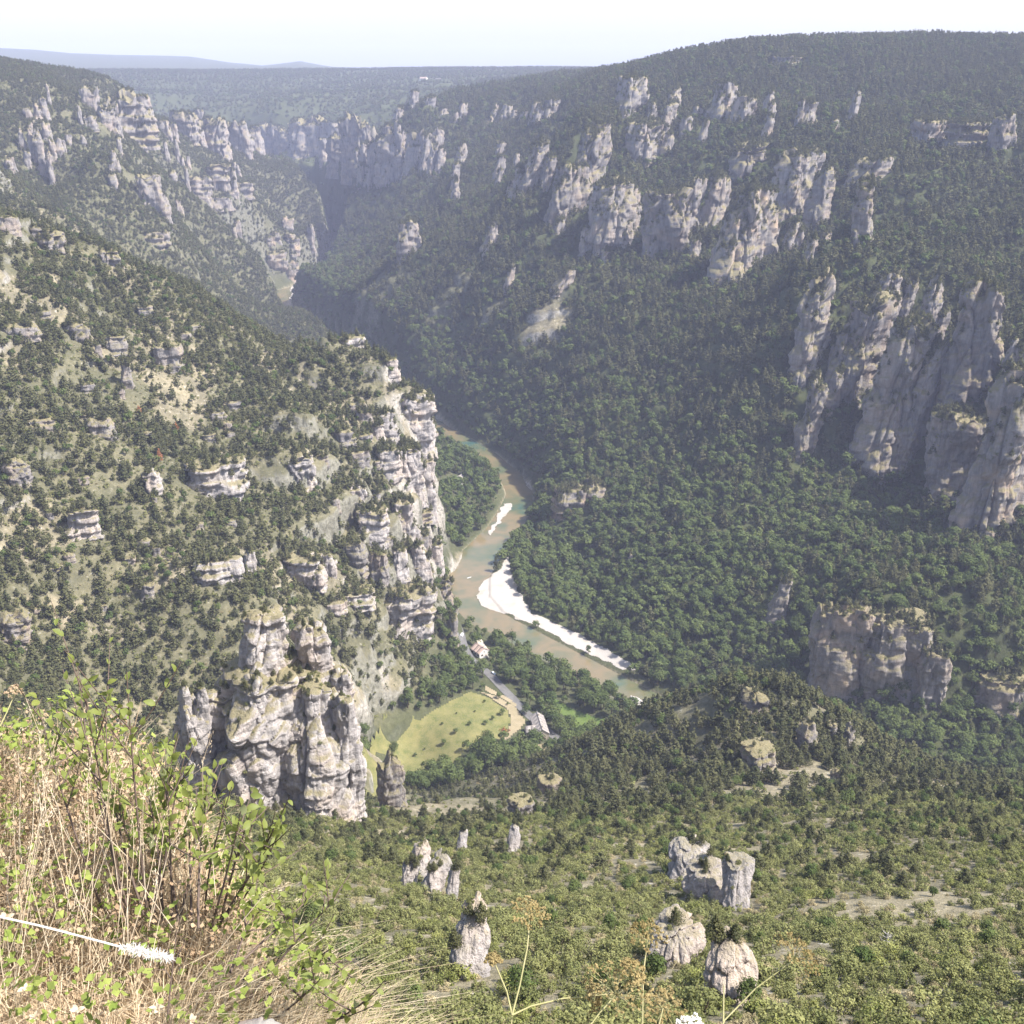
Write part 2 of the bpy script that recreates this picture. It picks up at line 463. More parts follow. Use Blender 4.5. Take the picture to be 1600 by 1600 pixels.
FAR = [(0, 84), (60, 86), (115, 90), (180, 92), (300, 94), (360, 101), (410, 104), (470, 98), (520, 106), (700, 112)]
def height(x, y):
    x = np.asarray(x, float); y = np.asarray(y, float)
    r = np.hypot(x, y)
    main = rbf(x, y)
    d, side = riv_dist(x, y)
    hill = sstep(12, 60, main)                                   # floor stays smooth
    n = (fbm2(x / 75, y / 75, 4, 3) - 0.5) * 22 + (fbm2(x / 22, y / 22, 3, 11) - 0.5) * 7
    gul = (1 - np.abs(2 * vn2(x / 60 + 3 * vn2(x / 150, y / 150, 5), y / 140, 21) - 1)) - 0.6
    amp = sstep(20, 130, r) * hill * (0.25 + 0.75 * sstep(425, 370, main))
    main = main + amp * (n + gul * 9) * (0.45 + 0.55 * sstep(250, 900, r))
    # ribs and gullies running down the far bank
    u_ = 0.5 * x - 0.87 * y; v_ = 0.87 * x + 0.5 * y
    wv = u_ / 105 + 1.2 * (fbm2(x / 260, y / 260, 2, 23) - 0.5) * 2
    rib = 1 - np.abs(2 * vn2(wv, v_ / 520, 27) - 1)
    rib2 = 1 - np.abs(2 * vn2(u_ / 42 + 3, v_ / 260, 29) - 1)
    main = main + np.where(side > 0, ((rib - 0.5) * 46 + (rib2 - 0.5) * 14) * sstep(70, 150, main) * sstep(440, 330, main), 0.0) * (r > 500) * sstep(3200, 2600, r)
    # limestone benches: bands of cliff between ledges
    bz = main + 70 * (fbm2(x / 110, y / 110, 3, 51) - 0.5) + 0.08 * x
    S = 26.0
    fz = bz / S - np.floor(bz / S)
    step = (np.floor(bz / S) + sstep(0.30, 0.62, fz) - bz / S) * S
    prom = sstep(640, 700, y) * sstep(-260, -130, x) * (y < 1000)
    pat = sstep(0.42, 0.58, fbm2(x / 55, y / 55, 2, 61))
    bk = np.where(side < 0, (prom * 0.75 + 0.22 * sstep(480, 560, y)) * pat, 0.35 * pat * sstep(800, 1000, y))
    main = main + step * bk * sstep(25, 60, main) * sstep(395, 340, main) * (r > 400)
    # plateau far away: gentle, with hills on the skyline
    fr = sstep(3600, 5200, r)
    plat = 424 + (fbm2(x / 1500, y / 1500, 3, 31) - 0.5) * 24
    az = x / np.maximum(y, 1.0)
    hp = np.interp(800 + F_PX * az * 1.085, [p[0] for p in FAR], [(111 - p[1]) for p in FAR])
    up = hp / F_PX * 9000 * sstep(6000, 9000, r) * sstep(14500, 10000, r) * (y > 0)
    main = main * (1 - fr) + (plat + up) * fr
    # ledge the photographer stands on
    s = np.maximum((x + 0.35) * 0.80 + (y - 1.35) * 0.60, (y - 2.25) * 0.9) + 0.10 * (vn2(x * 3, y * 3, 41) - 0.5)
    led = 418.35 + 0.10 * (fbm2(x * 2.0, y * 2.0, 3, 43) - 0.5) - 4.5 * np.where(s > 0, np.sqrt(s * s + 0.0025) - 0.05, 0.0)
    led = led - 3.0 * np.maximum(0, np.abs(x + 2) - 9)
    main = np.where(r < 60, np.maximum(main, np.where(r < 40, led, -1e3)), main)
    # river bed
    w = sstep(-6, 26, d)
    bed = -2.0 + 3.2 * sstep(-3, 2.5, d)
    low = np.maximum(main, 1.2)
    main = np.where(d < 26, bed * (1 - w) + low * w, low)
    return main

def hit(px, py, t0=5.0, t1=9000.0):
    """where the sight line of a photograph pixel meets the terrain"""
    rx, ry, rz = ray(px, py)
    t = np.geomspace(t0, t1, 900)
    for _ in range(3):
        g = CAM_Z + rz * t - height(rx * t, ry * t)
        k = np.argmax(g < 0)
        if g[k] >= 0: k = len(t) - 1
        k = max(k, 1)
        t = np.linspace(t[k - 1], t[k], 24)
    tt = t[-1]
    return np.array([rx * tt, ry * tt, CAM_Z + rz * tt])

def in_poly(x, y, poly):
    ins = np.zeros(np.shape(x), bool)
    n = len(poly)
    for i in range(n):
        x1, y1 = poly[i]; x2, y2 = poly[(i + 1) % n]
        c = ((y1 > y) != (y2 > y)) & (x < (x2 - x1) * (y - y1) / (y2 - y1 + 1e-12) + x1)
        ins ^= c
    return ins

# polar sheet: fine where the view is, coarse elsewhere, one continuous ground
rr = np.concatenate([[0.0], np.geomspace(0.35, 8, 60), np.geomspace(8, 100, 110)[1:], np.linspace(100, 320, 150)[1:], np.linspace(320, 1500, 470)[1:],
                     np.linspace(1500, 3700, 250)[1:], np.geomspace(3700, 15000, 60)[1:]])
aa = np.concatenate([np.linspace(-34, 34, 620), np.linspace(34, 326, 90)[1:-1]])
aa = np.radians(aa)
nr, na = len(rr), len(aa)
RRg, AAg = np.meshgrid(rr, aa, indexing='ij')
GX, GY = RRg * np.sin(AAg), RRg * np.cos(AAg)
GZ = np.concatenate([height(GX[i:i + 100], GY[i:i + 100]) for i in range(0, nr, 100)])
# weathered relief on the steep rock of the benches
du = np.stack([np.gradient(G_, axis=0) for G_ in (GX, GY, GZ)], -1)
dv = np.stack([np.gradient(G_, axis=1) for G_ in (GX, GY, GZ)], -1)
nn_ = np.cross(dv, du); nn_ /= np.linalg.norm(nn_, axis=2, keepdims=True) + 1e-9
nn_ *= np.sign(nn_[..., 2:3] + 1e-9)
stp = sstep(0.80, 0.45, nn_[..., 2]) * sstep(120, 300, RRg) * sstep(3600, 3000, RRg)
msk = stp > 0.02
q_ = np.stack([GX[msk], GY[msk], GZ[msk]], 1)
dd_ = (fbm3(q_[:, 0] / 16, q_[:, 1] / 16, q_[:, 2] / 11, 3, 91) - 0.5) * 15 + (vn3(q_[:, 0] / 40, q_[:, 1] / 40, q_[:, 2] / 5, 95) - 0.5) * 4
off = np.zeros(GX.shape); off[msk] = dd_ * stp[msk]
GX = GX + nn_[..., 0] * off; GY = GY + nn_[..., 1] * off; GZ = GZ + nn_[..., 2] * off
gv = np.stack([GX.ravel(), GY.ravel(), GZ.ravel()], 1)
i0 = np.arange(nr - 1)[:, None] * na + np.arange(na)[None, :]
i1 = np.arange(nr - 1)[:, None] * na + (np.arange(na)[None, :] + 1) % na
gf = np.stack([i0, i0 + na, i1 + na, i1], -1).reshape(-1, 4)[:, ::-1]
me = mesh_np("ground", gv, gf, M['ground'], True)
_d, _side = riv_dist(gv[:, 0], gv[:, 1])
_r = np.hypot(gv[:, 0], gv[:, 1])
# share of forest floor: dense on the far bank, the plateau and the valley floor
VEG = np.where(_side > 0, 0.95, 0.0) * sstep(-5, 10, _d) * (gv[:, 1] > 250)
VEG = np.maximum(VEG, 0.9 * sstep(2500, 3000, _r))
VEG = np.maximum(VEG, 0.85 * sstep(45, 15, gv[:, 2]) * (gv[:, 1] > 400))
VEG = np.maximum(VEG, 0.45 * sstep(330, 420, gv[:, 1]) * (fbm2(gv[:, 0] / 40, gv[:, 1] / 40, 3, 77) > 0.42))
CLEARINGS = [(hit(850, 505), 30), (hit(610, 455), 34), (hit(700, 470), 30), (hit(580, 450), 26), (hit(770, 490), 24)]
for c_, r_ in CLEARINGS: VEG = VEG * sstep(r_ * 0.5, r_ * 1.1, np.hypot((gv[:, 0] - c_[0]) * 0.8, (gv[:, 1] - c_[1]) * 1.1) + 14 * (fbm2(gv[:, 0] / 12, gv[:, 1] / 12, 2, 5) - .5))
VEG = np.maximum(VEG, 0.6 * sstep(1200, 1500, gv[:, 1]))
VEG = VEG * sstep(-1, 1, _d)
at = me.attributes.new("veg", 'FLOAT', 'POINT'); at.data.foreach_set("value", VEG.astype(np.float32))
at = me.attributes.new("near", 'FLOAT', 'POINT'); at.data.foreach_set("value", sstep(9, 5, _r).astype(np.float32))
ground = tag(obj_from("ground", me), kind="structure")
# ------------------------------------------------------------------ rocks and cliffs
def rock_block(w, d, h, seed, nu, nv, taper=0.75, e=3.0, lean=(0, 0), bed=0.5, col=0.5, top=0.12, sink=0.4, zst=2.6, cap=0.07):
    """one weathered limestone mass; origin at the middle of its foot, foot sunk below z=0"""
    L = min(w, d, h * 1.6)
    th = np.linspace(0, 2 * np.pi, nu, endpoint=False)
    nside = int(nv * (0.72 if cap < 0.2 else 0.5))
    ncap = nv - nside
    z = np.concatenate([np.linspace(-sink * h, h * (1 - cap), nside), np.full(ncap, h * (1 - cap))])
    sh = np.concatenate([np.ones(nside), np.cos(np.linspace(0, np.pi / 2, ncap + 1)[1:])])
    zc = np.concatenate([np.zeros(nside), np.sin(np.linspace(0, np.pi / 2, ncap + 1)[1:]) * h * cap])
    Z = np.repeat((z + zc)[:, None], nu, 1)
    q = np.clip(Z / h, 0, 1)
    prof = (1 - (1 - taper) * q ** 1.3) * sh[:, None]
    c, s = np.cos(th), np.sin(th)
    cx = np.sign(c) * np.abs(c) ** (2 / e); sy = np.sign(s) * np.abs(s) ** (2 / e)
    X = w / 2 * cx[None, :] * prof; Y = d / 2 * sy[None, :] * prof
    o = seed * 13.37
    nx = np.repeat(cx[None, :], nv, 0); ny = np.repeat(sy[None, :], nv, 0)
    big = (fbm3(X / (0.7 * L) + o, Y / (0.7 * L), Z / (0.9 * L), 3, seed) - 0.5) * 0.55 * L
    cs = 0.34 * L
    wx = X + 0.25 * L * (vn3(X / L, Y / L, Z / L + o, seed + 5) - 0.5)
    d1, d2, rid = cells3(wx / cs + o, Y / cs, Z / (cs * zst), seed)
    crack = 1 - sstep(0.0, 0.22, d2 - d1)
    e1, e2, rid2 = cells3(X / (cs * .45) + o, Y / (cs * .45), Z / (cs * .6), seed + 9)
    colm = col * ((rid - 0.5) * 0.24 * L - crack * 0.07 * L) + (rid2 - 0.5) * 0.055 * L - (1 - sstep(0, 0.15, e2 - e1)) * 0.015 * L
    bh = max(0.16 * L, 1.2)
    bb = vn3(X / (2.5 * L) + o, Y / (2.5 * L), Z / bh + 0.15 * X / bh * 0.3, seed + 7)
    bedm = bed * (sstep(0.35, 0.6, bb) - 0.5) * 0.12 * L
    fine = (fbm3(X / (0.10 * L) + o, Y / (0.10 * L), Z / (0.10 * L), 2, seed + 3) - 0.5) * 0.05 * L
    k = (big + colm + bedm + fine) * np.minimum(1, sh[:, None] * 1.6)
    X = X + nx * k; Y = Y + ny * k
    capw = q ** 3
    Z = Z + capw * ((rid - 0.6) * top * 1.2 * h + (fbm3(X / (.5 * L) + o, Y / (.5 * L), Z * 0, 2, seed + 15) - 0.5) * top * 2.2 * h)
    X = X + lean[0] * np.clip(Z, 0, None); Y = Y + lean[1] * np.clip(Z, 0, None)
    V = np.stack([X.ravel(), Y.ravel(), Z.ravel()], 1)
    i0 = np.arange(nv - 1)[:, None] * nu + np.arange(nu)[None, :]
    i1 = np.arange(nv - 1)[:, None] * nu + (np.arange(nu)[None, :] + 1) % nu
    Fc = np.stack([i0, i1, i1 + nu, i0 + nu], -1).reshape(-1, 4)
    return V, Fc

ROCK_RECT = []       # photograph rectangles kept clear of trees, with distance
LEDGE = []           # places on rocks where plants root

def rock_spot(px, top, bot, wpx, y=None, dr=0.7):
    p = hit(px, bot) if y is None else np.array(at_y(px, bot, y))
    dep = p[1] * CP - (p[2] - CAM_Z) * SP
    w = wpx * dep / F_PX
    d = w * dr
    zt = at_y(px, top, p[1] + 0.2 * d)[2]
    h = max(zt - p[2], 0.6)
    d = min(max(d, 0.35 * h), 3.0 * h)
    return p, w, d, h, dep

def rock_geo(spec, seed):
    px, top, bot, wpx = spec[:4]
    kw = dict(spec[4]) if len(spec) > 4 else {}
    y = kw.pop('y', None); dr = kw.pop('dr', 0.7); rz = kw.pop('rz', 0.0); lean = kw.pop('lean', (0, 0))
    ws = wpx / (abs(math.cos(rz)) + dr * abs(math.sin(rz)) * 0.9)
    p, w, d, h, dep = rock_spot(px, top, bot, ws, y, dr)
    sz = max(wpx, bot - top) * 0.64
    nu = int(np.clip(2.8 * wpx * 0.64, 30, 240)); nv = int(np.clip(1.5 * (bot - top) * 0.64, 20, 190))
    V, Fc = rock_block(w, d, h, seed, nu, nv, **kw)
    if rz:
        c, s = math.cos(rz), math.sin(rz)
        V = np.stack([V[:, 0] * c - V[:, 1] * s, V[:, 0] * s + V[:, 1] * c, V[:, 2]], 1)
    zz = np.clip(V[:, 2], -0.3 * h, None)[:, None]
    V = V + zz * np.array([[lean[0], lean[1], 0]])
    half = 0.5 * (d * abs(math.cos(rz)) + w * abs(math.sin(rz)))
    org = np.array([p[0] - lean[0] * h * 0.5, p[1] + half * 0.76, p[2]])
    ROCK_RECT.append((px - wpx * .42, px + wpx * .42, top, bot, dep + d))
    # ledges
    n = nu
    A = V.reshape(nv, nu, 3)
    dz1 = np.roll(A, -1, 1) - A; dz2 = np.roll(A, -1, 0) - A
    nz = np.cross(dz1, dz2)
    nz = nz[..., 2] / (np.linalg.norm(nz, axis=2) + 1e-9)
    ok = (nz > (0.25 if (px > 760 and bot < 960) else 0.5)) & (A[..., 2] > (0.45 if px > 760 else 0.15) * h)
    ok[-1] = False
    pts = A[ok] + org
    if len(pts): LEDGE.append((pts, w * d * (2.2 if (px > 560 and bot < 960) else 1.0)))
    return V, Fc, org

def rock_thing(name, label, specs, mat, seed, group=None):
    cat = {'boulder': 'boulder', 'rock_spire': 'rock', 'rock_pinnacle': 'rock', 'rock_outcrop': 'rock', 'rock_rib': 'rock', 'rock_block': 'rock'}.get(name, 'cliff')
    if len(specs) == 1:
        V, Fc, org = rock_geo(specs[0], seed)
        o = obj_from(name, mesh_np(name, V, Fc, M[mat]), loc=org)
        return tag(o, label, cat, group)
    root = None
    for i, sp in enumerate(specs):
        V, Fc, org = rock_geo(sp, seed + i * 31)
        if root is None:
            root = empty(name, org); o0 = org
        obj_from('rock_mass', mesh_np('rock_mass', V, Fc, M[mat]), root, org - o0)
    return tag(root, label, cat, group)

COLM = dict(col=0.85, bed=0.3, top=0.11, taper=0.76, zst=4.0)
BAND = dict(col=0.5, bed=0.9, top=0.10, taper=0.9)
FIN = dict(col=0.8, bed=0.3, top=0.13, taper=0.62, dr=1.3, zst=3.5)
SPIRE = dict(cap=0.2, col=0.5, bed=0.5, top=0.1, taper=0.45, dr=0.9)
BOUL = dict(cap=0.3, zst=1.3, col=1.1, bed=0.6, top=0.18, taper=0.8, e=2.8, dr=0.9)
def K(b, *more, **kw):
    q = dict(b)
    for m_ in more: q.update(m_)
    q.update(kw); return q

# the great pinnacle above the meadow: head, shoulder towers, flank and ribs
PIN = dict(rz=R(36))
rock_thing('rock_pinnacle', 'great pale limestone pinnacle with overhanging head rising left of the meadow', [
    (432, 1072, 1292, 240, K(COLM, y=283, rz=R(24), taper=0.62, e=2.8, dr=0.7, bed=0.5, top=0.07, col=0.7, zst=2.4, lean=(0, 0.12))),
    (485, 1100, 1290, 150, K(COLM, y=284, rz=R(40), taper=0.55, e=2.6, dr=0.9, bed=0.4, top=0.06, col=0.7, lean=(0, 0.12))),
    (412, 966, 1100, 92, K(BAND, PIN, y=300, taper=0.7, dr=0.9, lean=(0.08, 0), top=0.06, col=0.6, bed=0.5, sink=0.2)),
    (494, 985, 1130, 64, K(BAND, PIN, y=306, taper=0.85, dr=0.8)),
    (536, 1056, 1160, 44, K(COLM, PIN, y=303, taper=0.7, dr=0.9)),
    (540, 1105, 1278, 52, K(COLM, PIN, y=293, taper=0.8, dr=0.8, sink=0.6, col=0.6)),
    (355, 1086, 1160, 84, K(BAND, rz=R(20), y=296, taper=0.8, dr=0.5, sink=0.6)),
    (404, 1070, 1200, 30, K(COLM, PIN, y=289, taper=0.7, dr=0.8, sink=0.7)),
    (292, 1076, 1130, 18, K(SPIRE, PIN, y=293, taper=0.8)), (318, 1078, 1130, 19, K(SPIRE, PIN, y=293, taper=0.8)),
    (312, 1105, 1300, 60, K(COLM, PIN, y=289, taper=0.7, dr=0.9, sink=0.5)),
], 'rock_pale', 1)

ROCKS = [
 # name, label, material, specs
 ('cliff', 'leftmost dark-sided rock fin of the big buttress group on the right bank', 'rock', [(1272, 428, 590, 70, K(FIN, lean=(0.12, 0.1)))]),
 ('cliff', 'low pine-topped rib at the left foot of the buttress group', 'rock_grey_shade', [(1265, 600, 725, 48, K(FIN))]),
 ('cliff', 'folded grey slab between the leftmost fin and the tall central buttress', 'rock_grey_shade', [(1345, 468, 640, 105, K(COLM)), (1312, 520, 620, 40, K(FIN))]),
 ('cliff', 'tall central buttress with pines on its crown and a shaded left side', 'rock', [(1402, 510, 755, 115, K(COLM, dr=0.9, taper=0.62)), (1440, 540, 720, 60, K(FIN))]),
 ('cliff', 'small twin towers on the crest above the tall central buttress', 'rock', [(1388, 428, 520, 55, K(COLM)), (1420, 440, 500, 30, K(FIN))]),
 ('cliff', 'narrow pale tower right of the twin towers on the buttress crest', 'rock', [(1455, 440, 525, 40, K(FIN))]),
 ('cliff', 'broad tower above the smooth shaded wall near the right edge', 'rock_grey_shade', [(1520, 445, 630, 85, K(COLM))]),
 ('cliff', 'smooth shaded wall with grey streaks under the broad tower', 'rock', [(1500, 645, 775, 105, K(BAND, bed=0.2, col=0.3, taper=0.9))]),
 ('cliff', 'massive pale cliff cut by the right edge of the picture', 'rock_pink', [(1578, 600, 835, 125, K(COLM, dr=0.8)), (1545, 720, 835, 60, K(COLM))]),
 ('cliff', 'pale crag directly above the massive right edge cliff', 'rock', [(1590, 535, 625, 60, K(COLM))]),
 ('cliff', 'sheer shaded wall left half of the low cliff above the riverside trees', 'rock_pink', [(1312, 955, 1100, 100, K(BAND, bed=0.2, col=0.35, taper=0.93, dr=0.6))]),
 ('cliff', 'banded shaded wall right half of the low cliff above the riverside trees', 'rock', [(1402, 975, 1095, 115, K(BAND, bed=0.6, col=0.5, taper=0.9, dr=0.6)), (1455, 1025, 1112, 55, K(COLM))]),
 ('cliff', 'half hidden shaded cliff at the right edge beside the low cliff', 'rock_grey_shade', [(1570, 1065, 1120, 85, K(BAND))]),
 ('rock_spire', 'leaning pale rock spire in the forest above the low cliff', 'rock', [(1222, 900, 968, 34, K(SPIRE, lean=(0.25, 0)))]),
 ('cliff', 'overhanging shaded rock in the forest right of the river bend', 'rock_pink', [(890, 765, 808, 60, K(BAND)), (925, 754, 785, 50, K(BOUL))]),
 ('rock_spire', 'tiny lone rock needle in the riverside forest below the overhanging rock', 'rock', [(985, 864, 884, 9, K(SPIRE))]),
 ('cliff', 'tallest shaded tower of the middle cliffs with a narrow neck', 'rock_grey_shade', [(922, 198, 320, 58, K(FIN, taper=0.45))]),
 ('cliff', 'pale buttress below and right of the tallest shaded tower', 'rock', [(962, 285, 395, 72, K(COLM))]),
 ('cliff', 'shaded bluff left of the tallest shaded tower', 'rock_grey_shade', [(888, 262, 345, 60, K(COLM))]),
 ('cliff', 'thin slanting rib below the middle cliffs', 'rock', [(885, 422, 452, 32, K(FIN, lean=(0.5, 0)))]),
 ('rock_spire', 'lone spire in the forest above the pale clearing', 'rock', [(798, 412, 458, 20, K(SPIRE))]),
 ('cliff', 'pale block at the forest corner right of the far river patch', 'rock', [(640, 345, 402, 48, K(COLM))]),
 ('rock_spire', 'small pale pillar between the lone spire and the forest corner block', 'rock', [(768, 348, 392, 26, K(SPIRE))]),
 ('cliff', 'dark recessed wall left of the triple ribs', 'rock_grey_shade', [(1042, 300, 405, 80, K(COLM))]),
 ('cliff', 'left one of the pale triple ribs below the wooded crest', 'rock', [(1080, 283, 380, 38, K(FIN))]),
 ('cliff', 'right one of the pale triple ribs below the wooded crest', 'rock', [(1120, 278, 360, 42, K(FIN))]),
 ('cliff', 'pinkish ribbed buttress with a long sunlit flank right of the triple ribs', 'rock_pink', [(1172, 300, 435, 92, K(COLM, taper=0.6)), (1140, 380, 440, 40, K(FIN))]),
 ('cliff', 'highest sunlit tower beside the pinkish buttress', 'rock', [(1248, 238, 345, 70, K(COLM)), (1215, 280, 350, 40, K(FIN))]),
 ('cliff', 'narrow dark tower right of the highest sunlit tower', 'rock_grey_shade', [(1284, 262, 358, 38, K(SPIRE, taper=0.65))]),
 ('cliff', 'rounded shaded knob above the pinkish buttress', 'rock_grey_shade', [(1178, 228, 272, 56, K(BOUL))]),
 ('cliff', 'small pale rib under the highest sunlit tower', 'rock', [(1240, 350, 395, 28, K(FIN))]),
 ('cliff', 'slanting pale slab alone in the forest near the upper right', 'rock', [(1368, 245, 285, 56, K(FIN, lean=(0.5, 0)))]),
 ('cliff', 'shaded gully wall below the slanting pale slab', 'rock_grey_shade', [(1348, 285, 385, 42, K(FIN))]),
 ('cliff', 'left part of the high shaded band near the upper right edge', 'rock_pink', [(1455, 188, 228, 66, K(BAND))]),
 ('cliff', 'middle part of the high shaded band near the upper right edge', 'rock_grey_shade', [(1515, 190, 240, 74, K(BAND))]),
 ('cliff', 'right part of the high shaded band near the upper right edge', 'rock_grey_shade', [(1568, 182, 240, 46, K(COLM))]),
 ('cliff', 'pale tower at the left end of the crest towers', 'rock', [(985, 120, 182, 42, K(COLM))]),
 ('rock_spire', 'slim pale spire second from the left among the crest towers', 'rock', [(1056, 135, 172, 22, K(SPIRE))]),
 ('cliff', 'broad cleft tower in the middle of the crest towers', 'rock', [(1135, 130, 192, 46, K(COLM)), (1165, 150, 195, 36, K(COLM))]),
 ('rock_spire', 'slim tower right of the broad cleft tower', 'rock', [(1202, 140, 178, 20, K(SPIRE))]),
 ('cliff', 'sunlit rib fifth along the crest towers', 'rock', [(1266, 158, 198, 28, K(FIN))]),
 ('rock_spire', 'lone needle at the right end of the crest towers', 'rock', [(1336, 138, 192, 18, K(SPIRE))]),
 ('cliff', 'square pale block below the leftmost crest tower', 'rock', [(1008, 192, 258, 60, K(COLM))]),
 ('rock_spire', 'small post right of the square pale block', 'rock', [(1046, 204, 238, 20, K(SPIRE))]),
 ('rock_outcrop', 'flat pale outcrop just under the right skyline', 'rock', [(1230, 88, 103, 60, K(BAND))]),
 ('cliff', 'tall slanting sunlit rib left of the middle cliffs', 'rock', [(834, 222, 305, 36, K(FIN, lean=(0.3, 0)))]),
 ('cliff', 'dark rib just right of the tall slanting sunlit rib', 'rock_grey_shade', [(856, 245, 300, 26, K(FIN))]),
 ('cliff', 'short rib left of the tall slanting sunlit rib', 'rock', [(812, 262, 305, 24, K(FIN))]),
 ('cliff', 'pair of pale teeth high above the slanting rib', 'rock', [(862, 155, 182, 26, K(COLM)), (838, 158, 186, 18, K(FIN))]),
 ('cliff', 'bright tall buttress standing forward at the end of the far gorge wall', 'rock', [(612, 200, 295, 42, K(COLM)), (590, 230, 290, 24, K(FIN))]),
 ('cliff', 'pale face at the right shoulder of the bright tall buttress', 'rock', [(652, 212, 268, 30, K(COLM))]),
 ('cliff', 'shaded ribbed wall left of the bright tall buttress', 'rock_grey_shade', [(556, 190, 262, 40, K(COLM)), (530, 215, 262, 30, K(COLM))]),
 ('cliff', 'widest bright cliff of the far gorge wall', 'rock', [(488, 192, 248, 66, K(COLM))]),
 ('cliff', 'shaded cliff left of the widest bright one on the far gorge wall', 'rock_grey_shade', [(415, 200, 242, 44, K(COLM)), (445, 205, 240, 26, K(COLM))]),
 ('cliff', 'narrow cliff in the middle of the far gorge wall', 'rock', [(372, 194, 238, 28, K(COLM))]),
 ('cliff', 'broad pale cliff at the left of the far gorge wall', 'rock', [(324, 188, 236, 48, K(COLM))]),
 ('cliff', 'small bright cliff at the left end of the far gorge wall', 'rock', [(286, 178, 214, 36, K(BAND))]),
 ('cliff', 'large castle-like cliff below the left plateau rim', 'rock', [(196, 150, 212, 58, K(BAND, top=0.2)), (170, 165, 205, 26, K(COLM)), (222, 170, 200, 26, K(COLM))]),
 ('cliff', 'small crag left of the castle-like cliff', 'rock', [(138, 138, 168, 24, K(COLM)), (138, 182, 200, 20, K(BAND))]),
 ('cliff', 'fan of pale needles on the far left slope', 'rock', [(50, 195, 250, 20, K(SPIRE)), (64, 205, 272, 22, K(SPIRE)), (34, 200, 235, 16, K(SPIRE)), (80, 235, 295, 14, K(FIN))]),
 ('cliff', 'rounded pale crag in the middle of the far left slope', 'rock', [(232, 276, 325, 46, K(COLM)), (258, 305, 345, 22, K(FIN))]),
 ('cliff', 'stepped pale bluff jutting toward the gorge from the far left slope', 'rock', [(340, 258, 305, 46, K(BAND)), (312, 275, 312, 38, K(BAND)), (380, 285, 305, 34, K(BAND))]),
 ('cliff', 'lower ledge below the stepped pale bluff', 'rock', [(336, 308, 325, 56, K(BAND))]),
 ('rock_outcrop', 'long low outcrop under the rounded pale crag', 'rock', [(240, 362, 384, 54, K(BAND))]),
 ('rock_spire', 'tiny grey cone on the green slope below the stepped bluff', 'rock_grey_shade', [(371, 344, 373, 16, K(SPIRE))]),
 ('cliff', 'bright low cliff at the waterside of the far river bend', 'rock', [(486, 350, 388, 15, K(COLM))]),
 ('cliff', 'reddish scar above the far road by the river', 'rock_pink', [(430, 395, 424, 34, K(BAND))]),
 ('rock_outcrop', 'small crag at the left edge on the far slope', 'rock', [(14, 245, 270, 24, K(FIN))]),
 ('rock_outcrop', 'pale crag group on the left hill crest near the picture edge', 'rock', [(78, 364, 396, 50, K(BOUL)), (58, 355, 375, 30, K(BAND))]),
 ('rock_outcrop', 'pale crag on the left hill crest beside the pines', 'rock', [(168, 390, 416, 44, K(BOUL))]),
 ('rock_outcrop', 'crag at the left edge just below the hill crest', 'rock', [(12, 338, 362, 36, K(BAND))]),
 ('rock_outcrop', 'wide broken ledge at the left edge above the pine slope', 'rock', [(25, 508, 530, 58, K(BAND))]),
 ('rock_outcrop', 'grey slab right of the wide broken ledge', 'rock_grey_shade', [(120, 505, 532, 40, K(BOUL))]),
 ('rock_outcrop', 'square pale block with a shaft of rock beneath', 'rock', [(178, 525, 552, 36, K(BAND)), (196, 565, 608, 24, K(FIN))]),
 ('rock_outcrop', 'undercut bench right of the square pale block', 'rock', [(260, 540, 580, 50, K(BAND))]),
 ('rock_outcrop', 'low pale knoll in the left pine slope', 'rock', [(155, 655, 684, 46, K(BAND)), (60, 655, 672, 50, K(BAND))]),
 ('rock_outcrop', 'tilted crag by the left picture edge below the knoll', 'rock', [(25, 720, 762, 42, K(BOUL))]),
 ('cliff', 'long white banded cliff in the middle of the left slope', 'rock', [(330, 728, 782, 105, K(BAND, dr=0.35, col=0.3, bed=1.0, top=0.06))]),
 ('rock_outcrop', 'small block left of the long white banded cliff', 'rock', [(236, 736, 772, 34, K(BOUL))]),
 ('rock_outcrop', 'sloping pale outcrop with an overhang, left of the banded cliff and lower', 'rock', [(125, 800, 846, 58, K(BAND))]),
 ('cliff', 'undercut cliff with a pointed end below the banded cliff', 'rock', [(335, 880, 918, 86, K(BAND, dr=0.4)), (390, 864, 895, 26, K(FIN))]),
 ('rock_outcrop', 'cracked boulder among pines right of the banded cliff', 'rock', [(472, 708, 762, 46, K(BOUL))]),
 ('rock_outcrop', 'little layered outcrop above the great pinnacle', 'rock', [(231, 914, 942, 26, K(BAND))]),
 ('rock_outcrop', 'orange-stained rock at the left edge above the bush', 'rock_pink', [(22, 958, 1010, 46, K(BOUL))]),
 ('cliff', 'dark undercut wall at the left end of the promontory cliffs', 'rock', [(475, 872, 920, 72, K(BAND)), (512, 868, 900, 30, K(COLM))]),
 ('cliff', 'prow at the top right corner of the promontory', 'rock', [(652, 622, 700, 58, K(BAND, top=0.15))]),
 ('rock_outcrop', 'upper crags behind the prow of the promontory', 'rock', [(606, 645, 690, 34, K(BAND)), (590, 665, 690, 24, K(BAND))]),
 ('cliff', 'second step below the prow of the promontory', 'rock', [(640, 700, 772, 56, K(COLM)), (668, 722, 792, 30, K(COLM))]),
 ('cliff', 'grey bench in the middle of the promontory', 'rock_grey_shade', [(605, 700, 745, 44, K(BAND))]),
 ('rock_outcrop', 'cave-like outcrop on the left of the promontory', 'rock', [(556, 760, 796, 38, K(BOUL))]),
 ('cliff', 'third step of the promontory above the toothed rim', 'rock', [(628, 785, 842, 56, K(COLM)), (580, 800, 846, 56, K(BAND))]),
